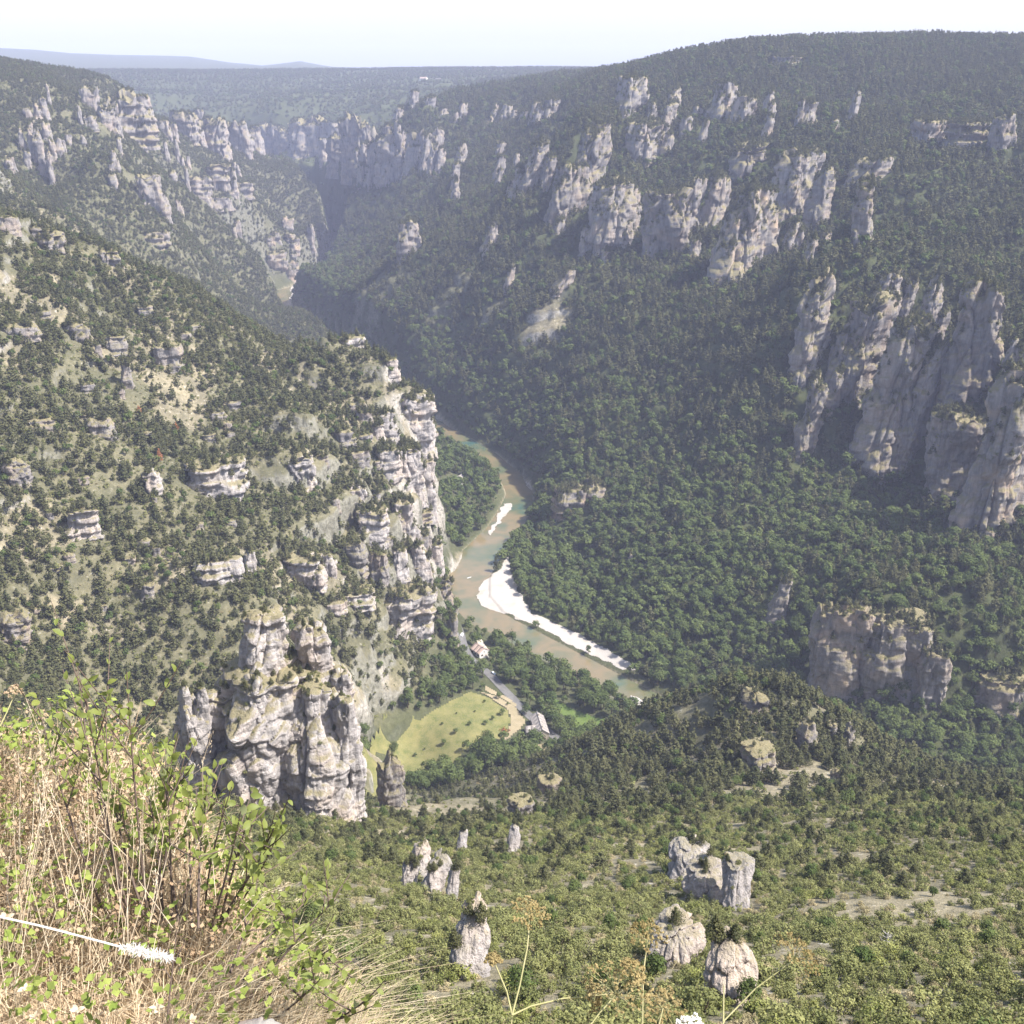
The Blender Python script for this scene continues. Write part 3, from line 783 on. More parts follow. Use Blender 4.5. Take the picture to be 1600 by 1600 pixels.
 ('cliff', 'toothed vertical rim at the right end of the promontory', 'rock', [(682, 852, 908, 30, K(COLM)), (655, 856, 906, 34, K(COLM)), (625, 862, 910, 34, K(COLM))]),
 ('cliff', 'bright wall left of the toothed rim', 'rock', [(592, 865, 915, 36, K(COLM)), (556, 850, 892, 36, K(BAND))]),
 ('rock_outcrop', 'leaning block at the foot of the toothed rim beside the road', 'rock', [(697, 905, 952, 34, K(BOUL))]),
 ('cliff', 'big tilted slab with a dark overhang at the foot of the promontory', 'rock', [(635, 930, 1002, 105, K(BAND, lean=(0.25, 0), dr=0.5))]),
 ('rock_outcrop', 'long thin ledge at the lower left of the promontory', 'rock', [(555, 928, 952, 70, K(BAND)), (520, 942, 962, 46, K(BAND))]),
 ('rock_outcrop', 'roadside crag above the bend of the valley road', 'rock', [(708, 962, 1008, 22, K(FIN))]),
 ('rock_outcrop', 'pale crag where the promontory crest drops to the river', 'rock', [(612, 562, 592, 26, K(BAND)), (548, 528, 542, 46, K(BAND))]),
 ('rock_outcrop', 'dark rock at the right foot of the great pinnacle', 'rock_grey_shade', [(612, 1195, 1262, 52, K(COLM, top=0.25))]),
 ('boulder', 'jagged clump of rounded rocks below the great pinnacle', 'rock_grey_shade', [(658, 1316, 1372, 32, K(BOUL)), (640, 1348, 1392, 26, K(BOUL)), (680, 1345, 1400, 38, K(BOUL)), (708, 1362, 1412, 20, K(FIN))]),
 ('rock_spire', 'small pale post left of the two little pillars', 'rock', [(722, 1297, 1330, 16, K(SPIRE, taper=0.8))]),
 ('rock_spire', 'small rough pillar right of the pale post', 'rock', [(804, 1290, 1332, 18, K(SPIRE, taper=0.7))]),
 ('rock_spire', 'solitary bell-shaped white rock in the scrub at bottom centre', 'rock_pink', [(735, 1440, 1530, 62, K(SPIRE, e=2.4, taper=0.5)), (738, 1412, 1470, 34, K(BOUL, taper=0.9))]),
 ('boulder', 'domed boulder at the left of the right-hand rock trio', 'rock_grey_shade', [(1082, 1320, 1372, 60, K(BOUL))]),
 ('boulder', 'dipping middle block of the right-hand rock trio', 'rock', [(1112, 1358, 1412, 62, K(BOUL, lean=(0.2, 0)))]),
 ('boulder', 'cleft block at the right of the right-hand rock trio', 'rock', [(1158, 1350, 1422, 46, K(COLM, e=2.6))]),
 ('boulder', 'grey slab behind the bright shrub at the bottom right', 'rock_grey_shade', [(1065, 1455, 1512, 84, K(BOUL))]),
 ('boulder', 'big round white boulder with a crack at the bottom right', 'rock', [(1150, 1482, 1572, 66, K(BOUL, e=2.1))]),
 ('rock_outcrop', 'rough knob on the wooded spur crest', 'rock_grey_shade', [(1182, 1084, 1118, 42, K(BOUL))]),
 ('rock_outcrop', 'pale ridge rock on the right flank of the wooded spur', 'rock', [(1262, 1132, 1175, 32, K(BAND))]),
 ('rock_outcrop', 'small pale corner rock at the right end of the wooded spur', 'rock', [(1326, 1136, 1168, 20, K(BOUL)), (1300, 1130, 1150, 22, K(BOUL))]),
 ('boulder', 'round boulder among pines below the spur', 'rock', [(1308, 1206, 1227, 22, K(BOUL))]),
 ('rock_outcrop', 'bare pale scarp on the open part of the spur', 'rock_pink', [(1190, 1176, 1210, 60, K(BAND))]),
 ('rock_outcrop', 'pale broken rock near the middle of the scrub slope', 'rock', [(860, 1222, 1240, 40, K(BAND)), (815, 1255, 1275, 40, K(BAND))]),
]
FARWALL = ('far gorge wall', 'bright tall buttress', 'castle-like')
def orient(lab, sp):
    out = []
    for a, t, b, w, kw in sp:
        kw = dict(kw)
        if 'rz' not in kw:
            right = a > 760 or (a > 560 and b < 300)
            if right and b < 960 and not any(q in lab for q in ('band', 'wall', 'overhanging')):
                kw.update(rz=R(-50), dr=1.4); kw.setdefault('lean', (0.15, 0.08)); w = w * (1.3 if b < 445 else 0.98)
            elif right and 'band' not in lab and b > 1060 and 'low cliff' not in lab: kw.update(rz=R(32), dr=1.0); w = w * 1.15
            elif 'low cliff' in lab or 'wall' in lab: kw.update(rz=R(-14))
            else: kw.update(rz=R(22), dr=max(0.55, kw.get('dr', 0.7)))
        if t > 1280:
            kw['lean'] = (0.15, 0.8); b2 = b; t = b - (b - t) * 0.62; w = w * 1.15; kw['taper'] = max(0.7, kw.get('taper', 0.7))
        out.append((a, t, b, w, kw))
    return out
# smaller ribs and blocks between the named ones
rk = random.Random(12)
EXTRA = []
def extra(name, label, group, mat, n, line, spread, hw, hh, base):
    for i in range(n):
        f = rk.random() * (len(line) - 1); j = int(f); u = f - j
        a = line[j][0] + (line[j + 1][0] - line[j][0]) * u; b = line[j][1] + (line[j + 1][1] - line[j][1]) * u + rk.uniform(-spread, spread)
        h = rk.uniform(*hh); EXTRA.append((name, label, group, mat, [(a, b - h, b, rk.uniform(*hw), K(base))]))
extra('rock_rib', 'narrow pale rock rib among the upstream cliffs of the right bank', 'ribs of the upstream right bank', 'rock', 26, [(555, 275), (640, 262), (720, 290), (800, 275), (880, 300)], 34, (9, 20), (22, 55), FIN)
extra('rock_rib', 'small pale rib high on the upstream right bank', 'high ribs of the upstream right bank', 'rock', 16, [(540, 165), (640, 175), (760, 190), (880, 180)], 16, (9, 20), (12, 28), FIN)
extra('rock_rib', 'small rock rib between the crest towers of the right bank', 'ribs between the crest towers', 'rock', 16, [(960, 190), (1080, 200), (1200, 205), (1330, 215)], 34, (10, 22), (18, 40), FIN)
extra('rock_rib', 'small rock rib at the foot of the middle cliffs', 'ribs at the foot of the middle cliffs', 'rock', 12, [(870, 380), (960, 400), (1060, 410), (1240, 400), (1300, 380)], 22, (10, 24), (20, 42), FIN)
extra('rock_rib', 'small rock rib between the buttresses on the right', 'ribs between the buttresses', 'rock_grey_shade', 10, [(1290, 660), (1340, 560), (1450, 600), (1560, 560)], 60, (16, 34), (40, 80), FIN)
extra('rock_block', 'small broken limestone block on the ledges of the promontory', 'blocks on the promontory', 'rock', 34, [(500, 780), (560, 720), (600, 860), (640, 760), (670, 880)], 90, (12, 34), (9, 24), BAND)
extra('rock_block', 'small limestone block in the left hillside', 'blocks in the left hillside', 'rock', 34, [(20, 560), (150, 640), (280, 560), (380, 700), (200, 830), (60, 900)], 110, (10, 30), (7, 16), BAND)
extra('rock_rib', 'pale needle or crag on the far left slope', 'crags of the far left slope', 'rock', 34, [(10, 230), (100, 200), (200, 260), (300, 300), (400, 330)], 50, (8, 20), (12, 36), FIN)
extra('rock_block', 'reddish grey crag low on the far left bank above the river bend', 'crags above the far river bend', 'rock_pink', 16, [(405, 395), (440, 375), (462, 395), (450, 425)], 26, (10, 24), (10, 22), BAND)
extra('rock_rib', 'pale crag filling the far gorge wall', 'crags of the far gorge wall', 'rock', 16, [(250, 200), (350, 230), (450, 240), (540, 255)], 12, (14, 26), (22, 42), COLM)
for i, (nm, lab, mt, sp) in enumerate(ROCKS):
    sp = orient(lab, sp)
    if sp[0][1] > 1280: mt = 'rock_bare'
    elif 'promontory' in lab or 'banded cliff' in lab: mt = 'rock_pale'
    if any(q in lab for q in FARWALL): sp = [(a, t, b, w * 1.45, K(kw, dr=0.5, taper=0.85, top=0.22)) for a, t, b, w, kw in sp]
    rock_thing(nm, lab, sp, mt, 100 + i * 7)
for i, (nm, lab, grp, mt, sp) in enumerate(EXTRA):
    rock_thing(nm, lab, orient(lab, sp), mt, 1500 + i * 3, grp)
# ------------------------------------------------------------------ river, gravel, meadow, road
def px_poly(pts, z): return np.array([at_z(a, b, z)[:2] for a, b in pts])

def sheet(name, poly, step, lift, mat, relief=0.0, zfix=None, rag=0.0, seed=0):
    """a patch of ground cover that follows the terrain inside a map outline"""
    lo, hi = poly.min(0) - step, poly.max(0) + step
    xs = np.arange(lo[0], hi[0] + step, step); ys = np.arange(lo[1], hi[1] + step, step)
    X, Y = np.meshgrid(xs, ys, indexing='ij')
    jx = X + rag * (fbm2(X / 9, Y / 9, 2, seed) - 0.5); jy = Y + rag * (fbm2(X / 9, Y / 9, 2, seed + 3) - 0.5)
    ins = in_poly(jx, jy, poly)
    Z = height(X, Y) + lift if zfix is None else np.full(X.shape, zfix)
    if relief: Z = Z + relief * fbm2(X / 6, Y / 6, 3, seed + 5)
    q = ins[:-1, :-1] & ins[1:, :-1] & ins[:-1, 1:] & ins[1:, 1:]
    ny = len(ys)
    i, j = np.nonzero(q)
    f = np.stack([i * ny + j, (i + 1) * ny + j, (i + 1) * ny + j + 1, i * ny + j + 1], 1)
    used, inv = np.unique(f.ravel(), return_inverse=True)
    V = np.stack([X.ravel(), Y.ravel(), Z.ravel()], 1)[used]
    o = obj_from(name, mesh_np(name, V, inv.reshape(-1, 4), mat, True))
    return tag(o, kind="structure")

k = NT("river_water"); p = k.pos()
n1 = k.noise(p, 0.016, 3, 0.55, 0.6); n2 = k.noise(p, 0.05, 2, 0.6)
f = k.math('ADD', k.math('MULTIPLY', n1, 0.75), k.math('MULTIPLY', n2, 0.25))
c = k.ramp(f, [(0.31, (0.030, 0.078, 0.070)), (0.40, (0.080, 0.094, 0.048)), (0.56, (0.165, 0.125, 0.066)), (0.68, (0.085, 0.095, 0.052))])
ripple = k.noise(k.scaled(p, (1, 1, 1)), 0.9, 3, 0.6)
k.principled(c, 0.12, k.bump(ripple, 0.25, 0.25), 0.5)
M['water'] = k.m
k = NT("river_gravel"); p = k.pos()
n1 = k.noise(p, 1.6, 4, 0.75); n2 = k.noise(p, 0.08, 2, 0.5)
c = k.mix(n1, (0.22, 0.20, 0.18), (0.44, 0.41, 0.375)); c = k.mix(k.maprange(n2, 0.52, 0.7), c, (0.30, 0.27, 0.23))
k.principled(c, 0.95, k.bump(n1, 0.5, 0.3), 0.1); M['gravel'] = k.m
def m_field(name, a, b, c3, s1=0.12):
    k = NT(name); p = k.pos()
    n1 = k.noise(p, s1, 3, 0.6); n2 = k.noise(p, 1.2, 3, 0.7)
    c = k.mix(k.maprange(n1, 0.35, 0.68), a, b); c = k.mix(k.maprange(n2, 0.5, 0.75), c, c3)
    k.principled(c, 0.95, k.bump(n2, 0.5, 0.4), 0.05); return k.m
M['meadow'] = m_field("meadow_grass", (0.098, 0.110, 0.038), (0.185, 0.17, 0.07), (0.22, 0.185, 0.09))
M['hay'] = m_field("mown_hay", (0.22, 0.185, 0.115), (0.29, 0.24, 0.16), (0.19, 0.16, 0.095))
M['lush'] = m_field("lush_grass", (0.075, 0.115, 0.03), (0.12, 0.155, 0.045), (0.07, 0.10, 0.03))
M['road'] = m_field("asphalt", (0.11, 0.107, 0.105), (0.15, 0.145, 0.14), (0.09, 0.087, 0.085), 0.3)
M['track'] = m_field("pale_track", (0.42, 0.37, 0.30), (0.55, 0.49, 0.41), (0.36, 0.31, 0.25), 0.3)

# water: a ribbon a little wider than the bed, cut by the banks
rv = []
sm = []
for a, b in zip(RIV[:-1], RIV[1:]):
    for t in np.linspace(0, 1, 9)[:-1]: sm.append(a + (b - a) * t)
sm = np.array(sm + [RIV[-1]])
kern = np.ones(7) / 7
for c_ in range(3): sm[3:-3, c_] = np.convolve(sm[:, c_], kern, 'valid')
tg = np.gradient(sm[:, :2], axis=0); tg /= np.linalg.norm(tg, axis=1)[:, None]
nm = np.stack([-tg[:, 1], tg[:, 0]], 1)
offs = np.linspace(-1, 1, 9)
V = np.concatenate([np.concatenate([sm[:, :2] + nm * (sm[:, 2:3] + 5) * o_, np.zeros((len(sm), 1))], 1)[:, None] for o_ in offs], 1).reshape(-1, 3)
i0 = np.arange(len(sm) - 1)[:, None] * 9 + np.arange(8)[None, :]
Fc = np.stack([i0, i0 + 1, i0 + 10, i0 + 9], -1).reshape(-1, 4)[:, ::-1]
tag(obj_from("river", mesh_np("river", V, Fc, M['water'], True)), kind="structure")

BAR1 = px_poly([(793, 868), (778, 893), (757, 905), (746, 925), (746, 938), (758, 949), (800, 966), (848, 984), (875, 1000), (905, 1016), (950, 1038), (985, 1056), (997, 1053), (975, 1036), (930, 1006), (872, 976), (832, 957), (810, 925), (800, 890)], 0.5)
BAR2 = px_poly([(800, 785), (797, 798), (786, 808), (779, 822), (768, 838), (763, 834), (772, 818), (778, 800), (788, 787)], 0.5)
BAR3 = px_poly([(462, 442), (452, 452), (456, 460), (450, 466), (460, 469), (470, 455), (474, 442)], 0.5)
BAR4 = px_poly([(985, 1085), (982, 1100), (1010, 1108), (1008, 1096)], 0.5)
for i, (nm_, pl) in enumerate([("gravel_bar", BAR1), ("gravel_bar", BAR2), ("gravel_bar", BAR3), ("gravel_bar", BAR4)]):
    lo = height(pl[:, 0], pl[:, 1])
    X = None
    o = sheet(nm_, pl, 0.9 if i != 2 else 2.5, 0.0, M['gravel'], 0.9, zfix=-0.05, rag=6.0, seed=200 + i)
    # rise over the bank where the bank is higher
    me = o.data
    co = np.zeros(len(me.vertices) * 3, np.float32); me.vertices.foreach_get("co", co); co = co.reshape(-1, 3)
    hb = height(co[:, 0].astype(float), co[:, 1].astype(float))
    co[:, 2] = np.maximum(co[:, 2], hb + 0.25)
    me.vertices.foreach_set("co", co.ravel()); me.update()
MEADOW = np.array([hit(a_, b_)[:2] for a_, b_ in [(562, 1178), (575, 1158), (600, 1114), (640, 1112), (655, 1124), (690, 1102), (735, 1080), (765, 1090), (795, 1110), (800, 1125), (793, 1145), (780, 1165), (740, 1165), (705, 1196), (675, 1208), (650, 1226), (600, 1246), (568, 1250)]])
HAY = px_poly([(740, 1080), (775, 1088), (805, 1100), (822, 1125), (815, 1142), (795, 1160), (780, 1166), (792, 1146), (798, 1126), (794, 1112), (765, 1092)], 10)
LUSH = px_poly([(845, 1082), (862, 1090), (885, 1108), (915, 1122), (950, 1132), (925, 1150), (900, 1150), (885, 1130), (860, 1105), (845, 1095)], 5)
YARD = px_poly([(758, 1072), (770, 1078), (800, 1092), (812, 1102), (806, 1106), (775, 1090), (755, 1082)], 9)
LAWN = px_poly([(835, 1165), (865, 1160), (862, 1175), (858, 1200), (845, 1190), (838, 1175)], 10)
sheet("meadow", MEADOW, 1.6, 0.35, M['meadow'], rag=1.5, seed=210)
sheet("hay_field", HAY, 1.4, 0.55, M['hay'], rag=2, seed=212)
sheet("lush_field", LUSH, 1.6, 0.4, M['lush'], rag=3, seed=214)
sheet("verge", YARD, 1.4, 0.4, M['hay'], rag=2, seed=216)
sheet("yard", LAWN, 1.2, 0.4, M['hay'], rag=2, seed=218)

def ribbon(name, pts, width, mat, lift=0.35, z=9):
    c = np.array([at_z(a, b, z)[:2] for a, b in pts])
    d = np.concatenate([[0], np.cumsum(np.linalg.norm(np.diff(c, axis=0), axis=1))])
    s = np.arange(0, d[-1], 2.0)
    x = np.interp(s, d, c[:, 0]); y = np.interp(s, d, c[:, 1])
    if len(s) > 9:
        kk = np.ones(5) / 5
        x[2:-2] = np.convolve(x, kk, 'valid'); y[2:-2] = np.convolve(y, kk, 'valid')
    t = np.stack([np.gradient(x), np.gradient(y)], 1); t /= np.linalg.norm(t, axis=1)[:, None] + 1e-9
    n = np.stack([-t[:, 1], t[:, 0]], 1)
    zc = height(x, y)
    rows = []
    for o_ in (-1, -0.33, 0.33, 1):
        q = np.stack([x, y], 1) + n * o_ * width / 2
        rows.append(np.stack([q[:, 0], q[:, 1], np.maximum(zc, height(q[:, 0], q[:, 1])) + lift], 1))
    V = np.stack(rows, 1).reshape(-1, 3)
    i0 = np.arange(len(s) - 1)[:, None] * 4 + np.arange(3)[None, :]
    Fc = np.stack([i0, i0 + 4, i0 + 5, i0 + 1], -1).reshape(-1, 4)
    o = obj_from(name, mesh_np(name, V, Fc, mat, True))
    return tag(o, kind="structure"), np.stack([x, y], 1)

ROADS = []
_, q = ribbon("road", [(706, 958), (714, 978), (720, 996), (724, 1012), (734, 1028), (752, 1042), (766, 1054), (784, 1074), (802, 1092), (818, 1110), (838, 1128), (858, 1143), (880, 1160), (910, 1178)], 6.5, M['road']); ROADS.append((q, 5.5))
_, q = ribbon("road", [(694, 772), (700, 762), (708, 752), (716, 745)], 6, M['road'], z=10); ROADS.append((q, 7))
_, q = ribbon("track", [(748, 990), (754, 1000), (762, 1010)], 4.5, M['track'], z=7); ROADS.append((q, 5.0))
_, q = ribbon("track", [(709, 960), (716, 974), (722, 988)], 3.5, M['track'], 0.5, z=9); ROADS.append((q, 4.0))
# ------------------------------------------------------------------ trees and scrub
def unit(v): return v / (np.linalg.norm(v, axis=-1, keepdims=True) + 1e-9)

def leaf_cards(rng, cen, out, size, n, spread, flat=0.6, outw=0.8):
    """n small leaf faces around each clump centre; cen, out (k,3)"""
    k = len(cen)
    u = unit(rng.normal(size=(k, n, 3)))
    rad = spread[:, None, None] * (0.45 + 0.55 * rng.random((k, n, 1)) ** 0.5)
    P = cen[:, None] + u * rad * np.array([1, 1, flat])
    nrm = unit(u * 0.7 + out[:, None] * outw + rng.normal(size=(k, n, 3)) * 0.45)
    t = unit(np.cross(nrm, rng.normal(size=(k, n, 3))))
    b = np.cross(nrm, t)
    s = size * (0.6 + 0.8 * rng.random((k, n, 1)))
    a1 = P + t * s * 0.5 ; a2 = P + b * s * 0.38; a3 = P - t * s * 0.5 + nrm * s * 0.12; a4 = P - b * s * 0.38
    V = np.stack([a1, a2, a3, a4], 2).reshape(-1, 3)
    F = np.arange(len(V)).reshape(-1, 4)
    return V, F

def tube(pts, radii, sides=6):
    pts = np.array(pts, float); V = []; F = []
    for i, (p, r) in enumerate(zip(pts, radii)):
        d = pts[min(i + 1, len(pts) - 1)] - pts[max(i - 1, 0)]
        d = d / (np.linalg.norm(d) + 1e-9)
        a = np.cross(d, [0.31, 0.9, 0.2]); a /= np.linalg.norm(a); b = np.cross(d, a)
        for k in range(sides):
            an = 2 * math.pi * k / sides
            V.append(p + r * (math.cos(an) * a + math.sin(an) * b))
    for i in range(len(pts) - 1):
        for k in range(sides):
            F.append((i * sides + k, i * sides + (k + 1) % sides, (i + 1) * sides + (k + 1) % sides, (i + 1) * sides + k))
    return np.array(V), np.array(F, int)

def joinVF(parts):
    Vs, Fs, n = [], [], 0
    for V, F in parts:
        Vs.append(V); Fs.append(F + n); n += len(V)
    return np.concatenate(Vs), np.concatenate(Fs)

def limbs(rng, H, base_r, n, lo, hi, reach, rise):
    parts = [tube([(0, 0, -0.06 * H), (0.01 * H, 0, 0.3 * H), (-0.01 * H, 0.01 * H, 0.65 * H), (0, 0, 0.93 * H)], [base_r * 1.25, base_r, base_r * .6, base_r * .15])]
    for i in range(n):
        z = H * (lo + (hi - lo) * (i + rng.random()) / n); an = rng.random() * 6.28; L = reach * (0.6 + 0.6 * rng.random()) * (1.15 - z / H)
        d = np.array([math.cos(an), math.sin(an), 0])
        parts.append(tube([(0, 0, z), d * L * .5 + [0, 0, z + rise * L * .4], d * L + [0, 0, z + rise * L]], [base_r * .4, base_r * .25, base_r * .08], 4))
    return joinVF(parts)

def make_pine(seed, hi):
    """Scots/black pine, 10 m: tiers of flattened clumps on a bare lower stem"""
    rng = np.random.default_rng(seed)
    H = 10.0; Rm = 2.5 + 0.6 * rng.random(); cen = []; sp = []
    z0 = H * (0.16 + 0.12 * rng.random())
    nt = 8 if hi else 6
    for i in range(nt):
        f = (i + 0.35 * rng.random()) / (nt - 0.5)
        z = z0 + (H * 0.97 - z0) * f
        r = Rm * (1 - f ** 1.5) * (0.75 + 0.4 * rng.random()) + 0.12
        m = max(1, int((7 if hi else 5) * (1 - f) + 1.5))
        a0 = rng.random() * 6.28
        for j in range(m):
            a = a0 + 6.28 * j / m + rng.normal() * 0.3
            q = r * (0.55 + 0.45 * rng.random())
            cen.append((math.cos(a) * q, math.sin(a) * q, z + rng.normal() * 0.22 - 0.12 * q)); sp.append(0.42 * r + 0.38)
        cen.append((0, 0, z)); sp.append(0.4 * r + 0.3)
    cen = np.array(cen); sp = np.array(sp)
    out = unit(cen - np.array([0, 0, H * 0.45]) + [0, 0, 1.6])
    L = leaf_cards(rng, cen, out, 0.62 if hi else 1.15, 26 if hi else 9, sp, 0.55)
    return L, limbs(rng, H * .97, 0.17, 6 if hi else 3, 0.25, 0.75, 2.2, 0.25)

def make_broad(seed, hi, H=10.0, wide=1.0):
    rng = np.random.default_rng(seed)
    Rm = (3.3 + 0.8 * rng.random()) * wide; cen = []; sp = []
    n = 34 if hi else 20
    for i in range(n):
        u = unit(rng.normal(size=3)); u[2] = abs(u[2]) * 1.1 - 0.35
        q = 0.55 + 0.45 * rng.random()
        lump = 0.8 + 0.35 * math.sin(3 * math.atan2(u[1], u[0]) + seed) * 0.6
        cen.append((u[0] * Rm * q * lump, u[1] * Rm * q * lump, H * 0.55 + u[2] * H * 0.38 * q)); sp.append(Rm * (0.26 + 0.16 * rng.random()))
    cen = np.array(cen); sp = np.array(sp)
    out = unit(cen - np.array([0, 0, H * 0.42]))
    L = leaf_cards(rng, cen, out, (0.62 if hi else 1.15), 30 if hi else 12, sp, 0.85)
    return L, limbs(rng, H * .85, 0.2, 7 if hi else 3, 0.2, 0.6, 3.0, 0.9)

def make_shrub(seed, hi, open_=0.0):
    """bush, 3 m high, foliage to the ground"""
    rng = np.random.default_rng(seed)
    H = 3.0; Rm = 1.5 + 0.5 * rng.random(); cen = []; sp = []
    n = 30 if hi else 12
    for i in range(n):
        u = unit(rng.normal(size=3)); u[2] = abs(u[2])
        q = 0.45 + 0.55 * rng.random()
        k = 0.75 + 0.4 * rng.random()
        cen.append((u[0] * Rm * q, u[1] * Rm * q, 0.25 + u[2] * (H - 0.5) * q * k)); sp.append(Rm * (0.20 + 0.16 * rng.random()) * (1 - .3 * open_))
    cen = np.array(cen); sp = np.array(sp)
    out = unit(cen - np.array([0, 0, 0.4]))
    L = leaf_cards(rng, cen, out, (0.26 if hi else 0.55), 34 if hi else 12, sp, 0.9, 0.5)
    rng2 = np.random.default_rng(seed + 1)
    parts = []
    for i in range(6):
        a = rng2.random() * 6.28; d = np.array([math.cos(a), math.sin(a), 0])
        parts.append(tube([(0, 0, -0.3), d * 0.4 + [0, 0, 0.9], d * (0.5 + 0.7 * rng2.random()) + [0, 0, 2.2]], [0.05, 0.035, 0.012], 4))
    return L, joinVF(parts)

LIB = bpy.data.collections.new("plant_library")     # models the forest draws on; not placed in the scene itself
def lib(kind, maker, mat, seeds, hi):
    res = []
    for s in seeds:
        (LV, LF), (TV, TF) = maker(s, hi)
        crown = mesh_np(kind + "_crown", LV, LF, M[mat])
        trunk = mesh_np(kind + "_trunk", TV, TF, M['bark'])
        V, F = joinVF([(LV, LF), (TV, TF)])
        both = mesh_np(kind + "_whole", V, F, M[mat]); both.materials.append(M['bark'])
        mi = np.zeros(len(F), np.int32); mi[len(LF):] = 1
        both.polygons.foreach_set("material_index", mi)
        res.append((crown, trunk, both))
    return res

KINDS = {
    'pine': lib('pine', make_pine, 'pine', range(11, 17), True),
    'pine_far': lib('pine_far', make_pine, 'pine', range(21, 26), False),
    'broad': lib('broad', make_broad, 'broad', range(31, 37), True),
    'broad_far': lib('broad_far', make_broad, 'broad', range(41, 46), False),
    'shrub': lib('shrub', make_shrub, 'scrub', range(51, 56), True),
    'shrub_far': lib('shrub_far', make_shrub, 'scrub', range(61, 65), False),
    'bright': lib('bright', make_shrub, 'scrub_bright', range(71, 74), True),
    'dry': lib('dry', make_shrub, 'scrub_dry', range(81, 84), True),
}

# ---- where plants grow
rng = np.random.default_rng(7)
def jgrid(x0, x1, y0, y1, s):
    xs = np.arange(x0, x1, s); ys = np.arange(y0, y1, s)
    X, Y = np.meshgrid(xs, ys, indexing='ij')
    X = X + (rng.random(X.shape) - .5) * s * 0.95; Y = Y + (rng.random(X.shape) - .5) * s * 0.95
    X, Y = X.ravel(), Y.ravel()
    k = np.abs(X) < 0.56 * Y + 60            # the wedge in view and a good margin
    return X[k], Y[k]

# what the view line of each direction has already been cut off by (ground only)
ANG = (GZ - CAM_Z) / np.maximum(RRg, 0.5)
RUN = np.maximum.accumulate(ANG, axis=0)
_rows = rr; _cols = np.degrees(aa[:620])
def shown(x, y, ztop, slack):
    r = np.hypot(x, y); a = np.degrees(np.arctan2(x, y))
    i = np.clip(np.searchsorted(_rows, r) - 2, 0, nr - 1)
    j = np.clip(((a + 34) / 68 * 619).astype(int), 0, 619)
    return (ztop - CAM_Z) / np.maximum(r, 1) > RUN[i, j] - slack

def slope_at(x, y, e=3.0):
    return np.hypot((height(x + e, y) - height(x - e, y)), (height(x, y + e) - height(x, y - e))) / (2 * e)

def road_dist(x, y):
    best = np.full(x.shape, 1e9)
    for q, w in ROADS:
        for a in q[::2]: best = np.minimum(best, np.hypot(x - a[0], y - a[1]) - w)
    return best

CLEAR = [MEADOW, HAY, LUSH, YARD, LAWN, BAR1, BAR2, BAR3]
HOUSES = []      # (x, y, radius) kept free; filled here so that trees stay off the plots
for (a, b, z, r_) in [(840, 1140, 9, 12), (752, 1016, 8, 9), (706, 757, 10, 9), (893, 1164, 10, 6), (768, 1052, 9, 5), (724, 1000, 10, 4)]:
    q = at_z(a, b, z); HOUSES.append((q[0], q[1], r_))

def clear_mask(x, y):
    m = np.ones(x.shape, bool)
    for pl in CLEAR: m &= ~in_poly(x, y, pl)
    for hx, hy, hr in HOUSES: m &= np.hypot(x - hx, (y - hy) * 0.8 + 2) > hr
    return m

def off_rocks(x, y, z, h, keep=0.10):
    """cliff faces and their immediate foreground stay bare"""
    px, py, dep = project(x, y, z + 0.65 * h)
    m = np.ones(x.shape, bool)
    rnd = rng.random(x.shape)
    for (a, b, t, bo, dd) in ROCK_RECT:
        ins = (px > a + 1) & (px < b - 1) & (py > t + 0.05 * (bo - t)) & (py < bo - 0.30 * (bo - t)) & (dep < dd * 1.02 + 2)
        m &= ~(ins & (rnd > keep))
    return m

PL = []       # arrays: kind id, x, y, z, height, width factor
KID = {k: i for i, k in enumerate(['pine', 'broad', 'shrub', 'bright', 'dry'])}
def add(kind, x, y, h, wf, z=None):
    if len(x) == 0: return
    if z is None: z = height(x, y)
    PL.append(np.stack([np.full(len(x), KID[kind]), x, y, z, h, wf], 1))

def plant(x, y, kindw, hrange, wrange, dens, shrink=None):
    """kindw: {kind: weight array}; dens: probability array"""
    k = rng.random(len(x)) < dens
    d, _ = riv_dist(x, y)
    k &= d > 3.0
    x, y = x[k], y[k]; kindw = {a: (b[k] if isinstance(b, np.ndarray) else np.full(k.sum(), b)) for a, b in kindw.items()}
    k = clear_mask(x, y)
    near = (y > 500) & (y < 1150)
    rd = np.full(x.shape, 99.0); rd[near] = road_dist(x[near], y[near]); k &= rd > 0.5
    x, y = x[k], y[k]; kindw = {a: b[k] for a, b in kindw.items()}
    z = height(x, y)
    tot = sum(kindw.values()); u = rng.random(len(x)) * tot; acc = 0; kd = np.full(len(x), -1)
    for a, b in kindw.items():
        kd = np.where((kd < 0) & (u < acc + b), KID[a], kd); acc = acc + b
    for a in kindw:
        s = kd == KID[a]
        if not s.any(): continue
        lo, hi_ = hrange[a]
        h = lo + (hi_ - lo) * rng.random(s.sum()) ** 1.2
        if shrink is not None: h = h * shrink(x[s], y[s])
        ok = off_rocks(x[s], y[s], z[s], h) & shown(x[s], y[s], z[s] + h + 6, 0.02)
        xx, yy = x[s][ok], y[s][ok]
        wl, wh = wrange.get(a, (0.85, 1.15))
        add(a, xx, yy, h[ok], wl + (wh - wl) * rng.random(ok.sum()), z[s][ok])

